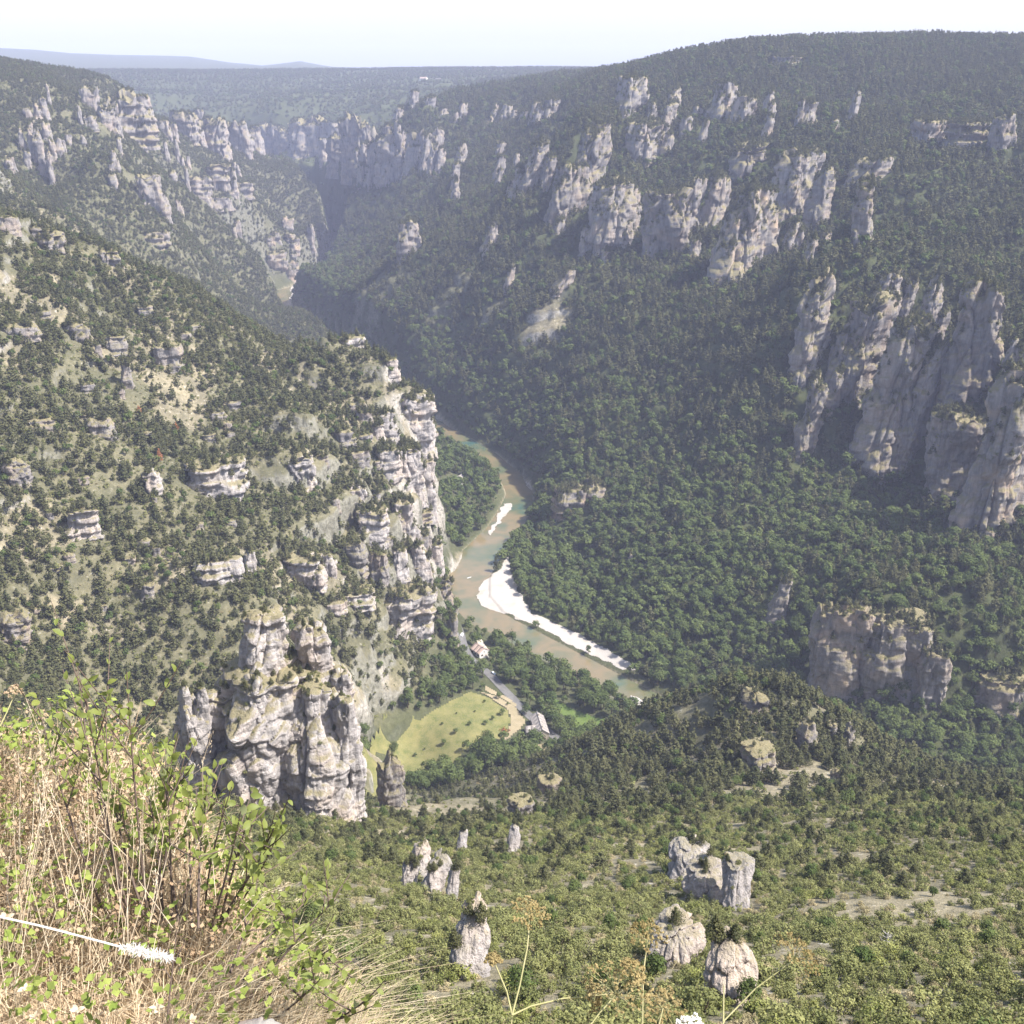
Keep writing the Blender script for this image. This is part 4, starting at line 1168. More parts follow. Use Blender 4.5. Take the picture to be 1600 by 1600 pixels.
# far bank: closed forest, leafy low down, conifers above
x, y = jgrid(-900, 1300, 480, 2700, 5.9)
d, side = riv_dist(x, y); z = height(x, y); s = slope_at(x, y)
g = fbm2(x / 70, y / 70, 3, 301)
low = sstep(130, 30, z + 90 * (g - 0.5))
cl = np.ones(x.shape)
for c_, r_ in CLEARINGS: cl *= 0.2 + 0.8 * sstep(r_ * 0.5, r_ * 1.0, np.hypot((x - c_[0]) * 0.8, (y - c_[1]) * 1.1) + 20 * (fbm2(x / 12, y / 12, 2, 5) - .5))
k = (side > 0) & ~((y < 620) & (x < 60))
steep = sstep(2.2, 1.2, s)
plant(x[k], y[k], {'pine': (0.12 + 0.70 * (1 - low))[k] * (1.25 - g[k]), 'broad': (0.15 + 0.65 * low)[k] * (0.4 + g[k] * 1.1), 'shrub': np.full(k.sum(), 0.06)},
      {'pine': (6.5, 17), 'broad': (6, 16), 'shrub': (2, 4)}, {'pine': (0.75, 1.15), 'broad': (0.8, 1.3)}, (0.96 * cl * (0.72 + 0.28 * steep))[k])
# plateau and the far country
x, y = jgrid(-2600, 2600, 2650, 5600, 17)
k = (np.hypot(x, y) > 2650)
g = fbm2(x / 300, y / 300, 3, 311)
plant(x[k], y[k], {'pine': 0.8, 'broad': 0.3}, {'pine': (8, 13), 'broad': (8, 12)}, {'pine': (1.1, 1.6), 'broad': (1.3, 1.7)}, np.where(g[k] > 0.36, 0.95, 0.35))
# left bank hillside
x, y = jgrid(-1500, 40, 250, 2700, 4.0)
d, side = riv_dist(x, y); z = height(x, y); s = slope_at(x, y)
g = fbm2(x / 42, y / 42, 4, 321); g2 = fbm2(x / 150, y / 150, 2, 331)
k = (side < 0) & ((y > 410) | ((x < -128) & (y > 290))) & ~((x > -70) & (y < 600)) & (z > 26)
dn = sstep(0.22, 0.44, g * 0.75 + g2 * 0.35) * np.maximum(0.3 + 0.7 * sstep(2.4, 1.2, s), 0.9 * (y > 1200))
plant(x[k], y[k], {'pine': np.full(k.sum(), 0.56), 'broad': np.full(k.sum(), 0.10), 'shrub': 0.62 * (1.2 - g[k])},
      {'pine': (4.5, 10), 'broad': (4.5, 8.5), 'shrub': (1.6, 3.6)}, {'pine': (0.95, 1.4), 'broad': (0.85, 1.2)}, (0.84 * dn + 0.14)[k])
# low scrub between the pines of the left hillside
x, y = jgrid(-620, 0, 330, 1050, 3.3)
d, side = riv_dist(x, y); z = height(x, y)
k = (side < 0) & (z > 40) & ((y > 410) | (x < -128))
plant(x[k], y[k], {'shrub': 0.75, 'dry': 0.3}, {'shrub': (0.9, 2.2), 'dry': (0.7, 1.3)}, {'shrub': (1.0, 1.5), 'dry': (1.0, 1.7)}, np.full(k.sum(), 0.42))
# valley floor, left bank: tall leafy trees
x, y = jgrid(-330, 260, 500, 1800, 7.2)
d, side = riv_dist(x, y); z = height(x, y)
k = (side < 0) & (z <= 30) & (d > 3)
plant(x[k], y[k], {'broad': 0.9, 'pine': 0.08}, {'broad': (7, 18), 'pine': (7, 12)}, {'broad': (0.85, 1.15)}, np.full(k.sum(), 0.93))
# wooded spur and lower scrub slope
x, y = jgrid(-130, 420, 300, 600, 4.6)
d, side = riv_dist(x, y); z = height(x, y)
g = fbm2(x / 30, y / 30, 4, 341)
wood = sstep(300, 430, y + 130 * (g - 0.5) + 0.10 * x)
k = (side < 0) & (z > 28)
plant(x[k], y[k], {'pine': 0.15 + 0.75 * wood[k], 'broad': np.full(k.sum(), 0.14), 'shrub': 0.75 * (1 - wood[k]) + 0.08, 'bright': 0.10 * (1 - wood[k]), 'dry': 0.14 * (1 - wood[k])},
      {'pine': (5.5, 10), 'broad': (4, 8), 'shrub': (1.5, 3.2), 'bright': (1.3, 2.6), 'dry': (0.9, 1.8)}, {'pine': (0.95, 1.3)}, (0.28 + 0.66 * sstep(0.28, 0.46, g))[k], lambda a, b: 0.55 + 0.45 * sstep(-10, 45, a))
# scrub below the viewpoint
x, y = jgrid(-260, 260, 34, 330, 2.15)
z = height(x, y); g = fbm2(x / 17, y / 17, 4, 351); g2 = fbm2(x / 60, y / 60, 2, 353)
k = (y > 40) & (z < 385)
plant(x[k], y[k], {'shrub': np.full(k.sum(), 0.60), 'bright': 0.10 + 0.50 * sstep(0.48, 0.64, g2[k]), 'dry': 0.30 * (1.3 - g[k]), 'broad': 0.015 + 0.05 * sstep(150, 280, y[k]), 'pine': 0.10 * sstep(140, 300, y[k])},
      {'shrub': (1.0, 2.9), 'bright': (0.9, 2.4), 'dry': (0.6, 1.4), 'broad': (2.6, 5), 'pine': (3, 6)}, {'shrub': (0.85, 1.3), 'dry': (1.0, 1.6), 'pine': (0.95, 1.3)}, (0.46 + 0.48 * sstep(0.30, 0.50, g))[k])
# plants rooted on rock ledges
for pts, area in LEDGE:
    n = int(min(len(pts), max(4, area / 9)))
    sel = pts[rng.integers(0, len(pts), n)]
    dist = np.hypot(sel[:, 0], sel[:, 1])
    big = np.where(dist > 500, 1.0, 0.45)
    u = rng.random(n)
    for kd, lo, hi_, a, b in (('shrub', 1.4, 3.2, 0, .5), ('pine', 4, 7.5, .5, .88), ('dry', 0.8, 1.6, .88, 1)):
        m = (u >= a) & (u < b)
        add(kd, sel[m, 0], sel[m, 1], (lo + (hi_ - lo) * rng.random(m.sum())) * big[m], np.full(m.sum(), 1.0), sel[m, 2] - 0.1)
PL = np.concatenate(PL)

# ---- the largest in view stand as trees of their own, the rest is woodland
BASEH = {'pine': 10.0, 'broad': 10.0, 'shrub': 3.0, 'bright': 3.0, 'dry': 3.0}
px, py, dep = project(PL[:, 1], PL[:, 2], PL[:, 3] + 0.7 * PL[:, 4])
inframe = (px > -10) & (px < 1610) & (py > 0) & (py < 1610) & (dep > 0)
vis = shown(PL[:, 1], PL[:, 2], PL[:, 3] + 0.8 * PL[:, 4], 0.0) & inframe
app = PL[:, 4] / np.maximum(dep, 1)
ROT = rng.random(len(PL)) * 6.283
TILT = rng.normal(size=(len(PL), 2)) * 0.05
single = np.zeros(len(PL), bool)
NAMES = {'pine': ('pine_tree', 'tree'), 'broad': ('broadleaf_tree', 'tree'), 'shrub': ('scrub_bush', 'bush'), 'bright': ('yellow_green_bush', 'bush'), 'dry': ('dry_bush', 'bush')}
TXT = {'pine': ('small dull green pine on the scrub slope below the viewpoint', 'grey green pine on the wooded spur in the right foreground', 'dark green pine in the forest of the opposite bank', 'olive green pine on the rocky left hillside'),
       'broad': ('small rounded leafy tree on the scrub slope below the viewpoint', 'rounded leafy tree on the wooded spur or the meadow edge', 'rounded leafy tree in the forest of the opposite bank', 'rounded leafy tree on the left bank beyond the meadow'),
       'shrub': ('olive green bush on the scrub slope below the viewpoint', 'olive green bush on the wooded spur', 'olive green bush on the opposite bank', 'olive green bush on the rocky left hillside'),
       'bright': ('bright yellow green bush on the scrub slope below the viewpoint', 'bright yellow green bush on the wooded spur', 'bright bush on the opposite bank', 'bright bush on the left hillside'),
       'dry': ('straw coloured dry bush on the scrub slope below the viewpoint', 'straw coloured dry bush on the wooded spur', 'dry bush on the opposite bank', 'dry bush on a ledge of the left hillside')}
GRP = ('plants of the scrub slope', 'plants of the wooded spur', 'trees of the opposite bank', 'trees of the left hillside')
_d, _side = riv_dist(PL[:, 1], PL[:, 2])
ZONE = np.where(_side > 0, 2, np.where(PL[:, 2] < 325, 0, np.where((PL[:, 2] < 600) & (PL[:, 1] > -140), 1, 3)))
LM = [('bell-shaped white rock', 738, 1470), ('cracked white boulder', 1150, 1525), ('cleft rock block', 1158, 1385), ('domed boulder', 1080, 1345), ('grey slab rock', 1065, 1480), ('jagged rock clump', 665, 1360), ('little pale post', 722, 1312), ('little rough pillar', 804, 1310),
      ('great pinnacle', 430, 1120), ('dark rock right of the pinnacle', 612, 1230), ('spur crest knob', 1182, 1100), ('bare scarp on the spur', 1190, 1195), ('round boulder below the spur', 1308, 1216), ('spur corner rock', 1320, 1150), ('bleached dead tree', 1382, 1475), ('farmhouse', 842, 1135), ('leaning spire', 1222, 935), ('low shaded cliff', 1370, 1030),
      ('overhanging river rock', 905, 780), ('long banded cliff', 325, 755), ('undercut cliff', 345, 895), ('tall central buttress', 1400, 630), ('right edge cliff', 1575, 720), ('bottom right corner', 1590, 1590), ('right edge of the picture', 1590, 1420), ('gravel bar', 780, 930), ('toothed promontory rim', 670, 880), ('highest dry umbel', 828, 1432), ('slanting dry umbel', 1240, 1500), ('pale broken rock', 840, 1250)]
ADJ = {'pine': 'pine', 'broad': 'leafy tree', 'shrub': 'olive green bush', 'bright': 'yellow green bush', 'dry': 'straw coloured bush'}
for kd, i in KID.items():
    idx = np.nonzero((PL[:, 0] == i) & vis)[0]
    idx = idx[np.argsort(-app[idx])][:300]
    single[idx] = True
    nm, cat = NAMES[kd]
    own = {}
    for ln, lx, ly in LM:
        for word, ax_, sg in (('left of', 0, -1), ('right of', 0, 1), ('above', 1, -1), ('below', 1, 1)):
            dx_, dy_ = px[idx] - lx, py[idx] - ly
            al = (dx_ if ax_ == 0 else dy_) * sg; ac = np.abs(dy_ if ax_ == 0 else dx_)
            sc_ = np.where((al > 12) & (ac < al * 0.9) & (al < 130), al + ac, 1e9)
            for j in np.argsort(sc_)[:1]:
                if sc_[j] < 1e8 and idx[j] not in own: own[idx[j]] = '%s %s the %s, the nearest one there' % (ADJ[kd], word, ln)
    models = KINDS[kd]
    for t in idx:
        crown, trunk, _ = models[t % len(models)]
        o = bpy.data.objects.new(nm, None); o.empty_display_size = 0.1
        sc = PL[t, 4] / BASEH[kd]; wf = PL[t, 5]
        o.location = PL[t, 1:4]; o.rotation_euler = (TILT[t, 0], TILT[t, 1], ROT[t]); o.scale = (sc * wf, sc * wf, sc)
        COL.objects.link(o)
        zn = int(ZONE[t])
        o["label"] = own.get(t, TXT[kd][zn]); o["category"] = cat; o["group"] = kd.replace('broad', 'leafy').replace('shrub', 'olive').replace('bright', 'yellow green') + ' ' + GRP[zn]
        c = bpy.data.objects.new("crown", crown); c.parent = o; COL.objects.link(c)
        c = bpy.data.objects.new("trunk" if cat == 'tree' else "stems", trunk); c.parent = o; COL.objects.link(c)

def scatter(name, models, sel, baseh, label, cat):
    """woodland nobody could count: one object, each point carrying a plant model"""
    n = len(sel)
    if n == 0: return
    P = PL[sel]
    lib_c = bpy.data.collections.new(name + "_models")
    for i, (_, _, both) in enumerate(models):
        lib_c.objects.link(bpy.data.objects.new("%s_model_%02d" % (name, i), both))
    me = bpy.data.meshes.new(name)
    me.vertices.add(n); me.vertices.foreach_set("co", P[:, 1:4].astype(np.float32).ravel())
    sc = P[:, 4] / baseh
    S = np.stack([sc * P[:, 5], sc * P[:, 5], sc], 1).astype(np.float32)
    Rr = np.stack([TILT[sel, 0], TILT[sel, 1], ROT[sel]], 1).astype(np.float32)
    a = me.attributes.new("scl", 'FLOAT_VECTOR', 'POINT'); a.data.foreach_set("vector", S.ravel())
    a = me.attributes.new("rot", 'FLOAT_VECTOR', 'POINT'); a.data.foreach_set("vector", Rr.ravel())
    a = me.attributes.new("pick", 'INT', 'POINT'); a.data.foreach_set("value", (np.arange(n) * 7 % len(models)).astype(np.int32))
    o = obj_from(name, me)
    ng = bpy.data.node_groups.new(name, 'GeometryNodeTree')
    ng.interface.new_socket("Geometry", in_out='INPUT', socket_type='NodeSocketGeometry')
    ng.interface.new_socket("Geometry", in_out='OUTPUT', socket_type='NodeSocketGeometry')
    gi = ng.nodes.new('NodeGroupInput'); go = ng.nodes.new('NodeGroupOutput')
    ip = ng.nodes.new('GeometryNodeInstanceOnPoints'); ci = ng.nodes.new('GeometryNodeCollectionInfo')
    ci.inputs['Collection'].default_value = lib_c; ci.inputs['Separate Children'].default_value = True; ci.inputs['Reset Children'].default_value = True
    def attr(nm_, ty):
        q = ng.nodes.new('GeometryNodeInputNamedAttribute'); q.data_type = ty; q.inputs['Name'].default_value = nm_
        return [s_ for s_ in q.outputs if s_.enabled and s_.name == 'Attribute'][0]
    ng.links.new(gi.outputs[0], ip.inputs['Points']); ng.links.new(ci.outputs[0], ip.inputs['Instance'])
    ip.inputs['Pick Instance'].default_value = True
    ng.links.new(attr("pick", 'INT'), ip.inputs['Instance Index'])
    e2r = ng.nodes.new('FunctionNodeEulerToRotation')
    ng.links.new(attr("rot", 'FLOAT_VECTOR'), e2r.inputs[0]); ng.links.new(e2r.outputs[0], ip.inputs['Rotation'])
    ng.links.new(attr("scl", 'FLOAT_VECTOR'), ip.inputs['Scale'])
    ng.links.new(ip.outputs[0], go.inputs[0])
    md = o.modifiers.new("plants", 'NODES'); md.node_group = ng
    return tag(o, label, cat, kind="stuff")

dist = np.hypot(PL[:, 1], PL[:, 2])
rest = ~single
for kd, nm, lab, cat in (('pine', 'pine_woodland', 'dark pine forest covering both sides of the gorge', 'forest'), ('broad', 'leafy_woodland', 'green leafy forest along the river and lower slopes', 'forest'), ('shrub', 'scrub', 'olive green scrub covering the open slopes', 'scrub'), ('bright', 'yellow_green_scrub', 'yellow green scrub on the slope below the viewpoint', 'scrub'), ('dry', 'dry_scrub', 'straw coloured dry scrub between the bushes', 'scrub')):
    m = rest & (PL[:, 0] == KID[kd])
    far = kd + '_far'
    if far in KINDS:
        lim = 330 if kd == 'shrub' else 420
        scatter(nm, KINDS[kd], np.nonzero(m & (dist < lim))[0], BASEH[kd], lab + ', near part', cat)
        scatter(nm, KINDS[far], np.nonzero(m & (dist >= lim))[0], BASEH[kd], lab + ', far part', cat)
    else:
        scatter(nm, KINDS[kd], np.nonzero(m)[0], BASEH[kd], lab, cat)

# ------------------------------------------------------------------ houses
def m_wall(name, a, b):
    k = NT(name); co = k.n("ShaderNodeTexCoord").outputs['Object']
    n = k.noise(co, 1.5, 5, 0.7); n2 = k.noise(k.scaled(co, (1, 1, 2.5)), 2.2, 2, 0.6)
    c = k.mix(n, a, b); c = k.mix(k.maprange(n2, 0.55, 0.62, 0, 0.35), c, tuple(v * 0.6 for v in a))
    k.principled(c, 0.9, k.bump(n2, 0.4, 0.1), 0.1); return k.m
M['stone_wall'] = m_wall("stone_wall", (0.34, 0.29, 0.23), (0.50, 0.44, 0.36))
M['white_wall'] = m_wall("white_render", (0.52, 0.50, 0.46), (0.66, 0.64, 0.60))
M['slab_roof'] = m_wall("stone_slab_roof", (0.22, 0.195, 0.18), (0.38, 0.345, 0.32))
M['tile_roof'] = m_wall("tile_roof", (0.30, 0.22, 0.185), (0.42, 0.33, 0.28))
M['shutter'] = m_plain("shutter", (0.20, 0.13, 0.09), 0.7)
M['glass'] = m_plain("window_glass", (0.03, 0.035, 0.04), 0.1, 0.1, 1.0, 0.5)

def boxV(x0, x1, y0, y1, z0, z1):
    v = [(x, y, z) for z in (z0, z1) for y in (y0, y1) for x in (x0, x1)]
    f = [(0, 2, 3, 1), (4, 5, 7, 6), (0, 1, 5, 4), (2, 6, 7, 3), (0, 4, 6, 2), (1, 3, 7, 5)]
    return np.array(v, float), np.array(f, int)

def gable_walls(L, W, e, r):
    v = [(-W/2, -L/2, -3), (W/2, -L/2, -3), (W/2, L/2, -3), (-W/2, L/2, -3), (-W/2, -L/2, e), (W/2, -L/2, e), (W/2, L/2, e), (-W/2, L/2, e), (0, -L/2, r), (0, L/2, r)]
    f = [(0, 1, 5, 8, 4), (2, 3, 7, 9, 6), (1, 2, 6, 5), (3, 0, 4, 7)]
    return v, f

def roof_slopes(root, L, W, e, r, mat, rows, rng, over=0.5):
    """two slopes laid in lapped courses"""
    sl = math.hypot(W / 2, r - e); run = W / 2 + over; drop = (r - e) / (W / 2)
    parts = []
    for s in (-1, 1):
        for i in range(rows):
            a = run * i / rows; b = run * (i + 1) / rows + 0.12
            th = 0.09
            z = lambda q, up: r + 0.22 - drop * q + up
            n = max(2, int(L / 3.4))
            ys = np.linspace(-L / 2 - over * .7, L / 2 + over * .7, n + 1)
            for j in range(n):
                up0, up1 = 0.02 + 0.03 * rng.random(), 0.10 + 0.05 * rng.random()
                y0, y1 = ys[j] + 0.01, ys[j + 1] - 0.01
                V = np.array([(s * a, y0, z(a, up0)), (s * b, y0, z(b, up1)), (s * b, y1, z(b, up1)), (s * a, y1, z(a, up0)),
                              (s * a, y0, z(a, up0 - th)), (s * b, y0, z(b, up1 - th)), (s * b, y1, z(b, up1 - th)), (s * a, y1, z(a, up0 - th))])
                F = np.array([(0, 1, 2, 3), (7, 6, 5, 4), (0, 4, 5, 1), (1, 5, 6, 2), (2, 6, 7, 3), (3, 7, 4, 0)])
                parts.append((V, F if s > 0 else F[:, ::-1]))
    V, F = joinVF(parts)
    ro = obj_from("roof", mesh_np("roof", V, F, M[mat]), root)
    V, F = boxV(-0.22, 0.22, -L / 2 - over * .7, L / 2 + over * .7, r + 0.12, r + 0.42)
    obj_from("ridge_cap", mesh_np("ridge_cap", V, F, M[mat]), ro)
    return ro

def window(root, c, n, w=0.9, h=1.2, shut=True):
    """opening on a wall facing n (unit, horizontal); centre c"""
    t = (-n[1], n[0])
    def slab(name, parent, u0, u1, z0, z1, d0, d1, mat):
        vs_ = []
        for z in (z0, z1):
            for d in (d0, d1):
                for u in (u0, u1): vs_.append((c[0] + t[0] * u + n[0] * d, c[1] + t[1] * u + n[1] * d, c[2] + z))
        f = [(0, 2, 3, 1), (4, 5, 7, 6), (0, 1, 5, 4), (2, 6, 7, 3), (0, 4, 6, 2), (1, 3, 7, 5)]
        return obj_from(name, mesh_np(name, np.array(vs_), np.array(f), M[mat]), parent)
    fr = slab("window", root, -w / 2, w / 2, -h / 2, h / 2, -0.05, 0.03, 'glass')
    slab("lintel", fr, -w / 2 - .15, w / 2 + .15, h / 2, h / 2 + .2, -.05, .07, 'slab_roof')
    slab("sill", fr, -w / 2 - .12, w / 2 + .12, -h / 2 - .12, -h / 2, -.05, .12, 'slab_roof')
    if shut:
        slab("shutter", fr, -w - .02, -w / 2 - .02, -h / 2, h / 2, .01, .08, 'shutter'); slab("shutter", fr, w / 2 + .02, w + .02, -h / 2, h / 2, .01, .08, 'shutter')
    return fr

def house(name, label, loc, rz, L, W, e, r, wall, roof, seed, chim=1, wing=None, wins=3):
    rg = np.random.default_rng(seed)
    root = empty(name, loc, rz)
    v, f = gable_walls(L, W, e, r)
    obj_from("wall", poly_mesh("wall", v, f, M[wall]), root)
    ro = roof_slopes(root, L, W, e, r, roof, 6, rg)
    for i in range(chim):
        y = (-L * .38, L * .3)[i % 2]
        V, F = joinVF([boxV(-.45 + .6, .45 + .6, y - .35, y + .35, r - 1.2, r + 1.1), boxV(-.55 + .6, .55 + .6, y - .45, y + .45, r + 1.1, r + 1.25)])
        obj_from("chimney", mesh_np("chimney", V, F, M['stone_wall']), ro)
    for i in range(wins):
        y = -L / 2 + L * (i + .5) / wins
        window(root, (W / 2, y, e * .55), (1, 0)); window(root, (-W / 2, y, e * .55), (-1, 0))
    window(root, (-W * .22, -L / 2, e * .55), (0, -1)); window(root, (0, -L / 2, e * 1.05), (0, -1), .7, .8, False)
    dr = boxV(W * .12, W * .12 + 1.0, -L / 2 - .06, -L / 2 + .05, 0, 2.1)
    d_ = obj_from("door", mesh_np("door", *dr, M['shutter']), root)
    hd = boxV(W * .12 + .8, W * .12 + .88, -L / 2 - .14, -L / 2 - .06, 1.0, 1.08)
    obj_from("handle", mesh_np("handle", *hd, M['glass']), d_)
    if wing:
        wx, wy, wl, ww, we, wr = wing
        v, f = gable_walls(wl, ww, we, wr)
        rot = [(-(q[1]) + wx, q[0] + wy, q[2]) for q in v]
        obj_from("wing_wall", poly_mesh("wing_wall", rot, f, M[wall]), root)
        tmp = empty("wing_roof_tmp"); ro2 = roof_slopes(tmp, wl, ww, we, wr, roof, 4, rg, .4)
        for o in [ro2] + list(ro2.children):
            me = o.data; co = np.zeros(len(me.vertices) * 3, np.float32); me.vertices.foreach_get("co", co); co = co.reshape(-1, 3)
            me.vertices.foreach_set("co", np.stack([-co[:, 1] + wx, co[:, 0] + wy, co[:, 2]], 1).ravel().astype(np.float32)); me.update()
        ro2.parent = root; ro2.name = "wing_roof"
        bpy.data.objects.remove(tmp)
    return tag(root, label, 'house')

def on_floor(px, py, z):
    q = at_z(px, py, z); return (q[0], q[1], float(height(np.array([q[0]]), np.array([q[1]]))[0]) + 0.2)

house('farmhouse', 'long stone farmhouse with pale slab roof and side wing beside the hay field', on_floor(843, 1142, 9), R(9), 21, 8.5, 5.0, 8.2, 'stone_wall', 'slab_roof', 1, 2, wing=(-6.5, -2.0, 7, 6.5, 3.6, 6.0), wins=5)
house('roadside_house', 'roadside house with brownish roof and white gable between road and river', on_floor(750, 1020, 8), R(38), 11, 9, 4.8, 7.8, 'white_wall', 'tile_roof', 2, 1)
house('riverside_house', 'pale house with bright dormers in the trees behind the promontory', on_floor(718, 758, 8), R(-20), 12, 9, 5, 8, 'white_wall', 'slab_roof', 3, 1)
house('small_house', 'small grey-roofed house left of the pale house behind the promontory', on_floor(700, 776, 9), R(10), 10, 7, 3.4, 5.6, 'stone_wall', 'slab_roof', 4, 0)
q = hit(662, 126); house('plateau_farm', 'tiny white farm on the wooded plateau near the skyline', q, R(70), 26, 14, 7, 12, 'white_wall', 'tile_roof', 5, 1)
q = hit(672, 126); house('plateau_barn', 'tiny pale barn right of the plateau farm', q + np.array([30, 10, 0]), R(75), 22, 11, 5, 8, 'white_wall', 'slab_roof', 6, 0)
sheet("drive", px_poly([(884, 1158), (892, 1152), (905, 1166), (896, 1176), (886, 1170)], 10), 1.0, 0.6, M['road'], rag=1, seed=220)

# ------------------------------------------------------------------ vehicles
M['paint_white'] = m_plain("white_paint", (0.78, 0.78, 0.78), 0.3, 0.04, 1.0, 0.5)
M['paint_pale'] = m_plain("pale_blue_paint", (0.50, 0.56, 0.62), 0.3, 0.05, 1.0, 0.5)
M['tyre'] = m_plain("tyre_rubber", (0.02, 0.02, 0.02), 0.9)
M['rim'] = m_plain("rim_metal", (0.5, 0.5, 0.5), 0.4)
M['lamp'] = m_plain("headlight_glass", (0.75, 0.75, 0.70), 0.2)
M['taillamp'] = m_plain("tail_light_glass", (0.35, 0.03, 0.02), 0.3)
def vehicle(name, label, loc, rz, mat, van):
    root = empty(name, loc, rz)
    if van: prof = [(-2.5, .35), (2.4, .35), (2.5, .95), (2.3, 1.15), (1.55, 2.1), (1.3, 2.25), (-2.4, 2.28), (-2.5, 2.1)]; W = .95
    else: prof = [(-2.1, .3), (2.1, .3), (2.15, .65), (1.9, .85), (1.05, .95), (.35, 1.45), (-1.2, 1.5), (-1.95, .98), (-2.12, .9)]; W = .86
    bm = bmesh.new()
    a = [bm.verts.new((x, -W * (1 if z < 1.0 else .86), z)) for x, z in prof]; b = [bm.verts.new((x, W * (1 if z < 1.0 else .86), z)) for x, z in prof]
    bm.faces.new(a); bm.faces.new(b[::-1])
    n = len(prof)
    for i in range(n): bm.faces.new((a[i], b[i], b[(i + 1) % n], a[(i + 1) % n]))
    bmesh.ops.recalc_face_normals(bm, faces=bm.faces)
    bmesh.ops.bevel(bm, geom=list(bm.edges), offset=0.07, segments=2, affect='EDGES')
    me = bpy.data.meshes.new("body"); bm.to_mesh(me); bm.free(); me.materials.append(M[mat])
    body = obj_from("body", me, root)
    def plate(nm, pts, m, par=root):
        return obj_from(nm, poly_mesh(nm, pts, [tuple(range(len(pts)))], M[m]), par)
    for s in (-1, 1):
        y = s * (W * .86 + .06)
        if van: side = [(.55, y, 1.3), (1.7, y, 1.3), (1.35, y, 1.95), (.55, y, 1.95)]
        else: side = [(-1.5, y, 1.0), (.75, y, 1.0), (.3, y, 1.38), (-1.1, y, 1.42)]
        plate("side_window", side, 'glass')
        V, F = boxV(2.05 if not van else 2.42, 2.2 if not van else 2.53, s * .6 - .17, s * .6 + .17, .62, .8); obj_from("headlight", mesh_np("headlight", V, F, M['lamp']), root)
        V, F = boxV(-2.2 if not van else -2.55, -2.05 if not van else -2.42, s * .68 - .1, s * .68 + .1, .72, .95); obj_from("tail_light", mesh_np("tail_light", V, F, M['taillamp']), root)
        for x in (-1.4, 1.35):
            th = np.linspace(0, 2 * np.pi, 16, endpoint=False)
            w = empty("wheel", (x, s * (W - .06), .32)); w.parent = root
            def disc(r0, r1, y0, y1):
                V = np.concatenate([np.stack([np.cos(th) * r, np.full(16, yy), np.sin(th) * r], 1) for r, yy in ((r0, y0), (r1, y0), (r1, y1), (r0, y1))])
                F = [(k * 16 + i, k * 16 + (i + 1) % 16, ((k + 1) % 4) * 16 + (i + 1) % 16, ((k + 1) % 4) * 16 + i) for k in range(4) for i in range(16)]
                return V, np.array(F)
            obj_from("tyre", mesh_np("tyre", *disc(.2, .32, -.1, .1), M['tyre']), w)
            obj_from("rim", mesh_np("rim", *disc(.02, .2, -.08, .08), M['rim']), w)
    if van: ws = [(2.33, -.7, 1.2), (2.33, .7, 1.2), (1.64, .68, 2.08), (1.64, -.68, 2.08)]
    else: ws = [(1.08, -.68, 1.0), (1.08, .68, 1.0), (.42, .64, 1.46), (.42, -.64, 1.46)]
    plate("windscreen", [(x + .05, y, z + .03) for x, y, z in ws], 'glass')
    return tag(root, label, 'van' if van else 'car')
vehicle('parked_van', 'white van parked on the drive right of the farmhouse', np.array(on_floor(895, 1162, 10)) + [0, 0, .5], R(120), 'paint_white', True)
vehicle('white_van', 'white van on the road below the roadside crag', np.array(on_floor(722, 996, 10)) + [0, 0, .2], R(80), 'paint_white', True)
vehicle('parked_car', 'pale car beside the road under the trees below the white gabled house', np.array(on_floor(771, 1052, 9)) + [0, 0, .3], R(-50), 'paint_pale', False)

# canoe
q = at_z(733, 903, 0)
bm = bmesh.new(); ns = 13; rings = []
for i in range(ns):
    u = -1 + 2 * i / (ns - 1); w = .42 * (1 - abs(u) ** 2.4) + .015; sh = .12 * u * u
    rings.append([bm.verts.new((u * 2.4, w * math.cos(a) , .36 + sh - .36 * math.sin(a) * (0.6 + .4 * (1 - u * u)))) for a in np.linspace(0, math.pi, 9)])
for r0, r1 in zip(rings[:-1], rings[1:]):
    for j in range(8): bm.faces.new((r0[j], r0[j + 1], r1[j + 1], r1[j]))
me = bpy.data.meshes.new("hull"); bm.to_mesh(me); bm.free(); me.materials.append(M['paint_white'])
root = empty('canoe', (q[0], q[1], 0.0), R(35)); hull = obj_from("hull", me, root)
sd = hull.modifiers.new("thickness", 'SOLIDIFY'); sd.thickness = 0.03
for x in (-.9, .8): obj_from("seat", mesh_np("seat", *boxV(x - .12, x + .12, -.36, .36, .24, .28), M['shutter']), root)
tag(root, 'small white canoe on the brown river beside the gravel bar', 'canoe')

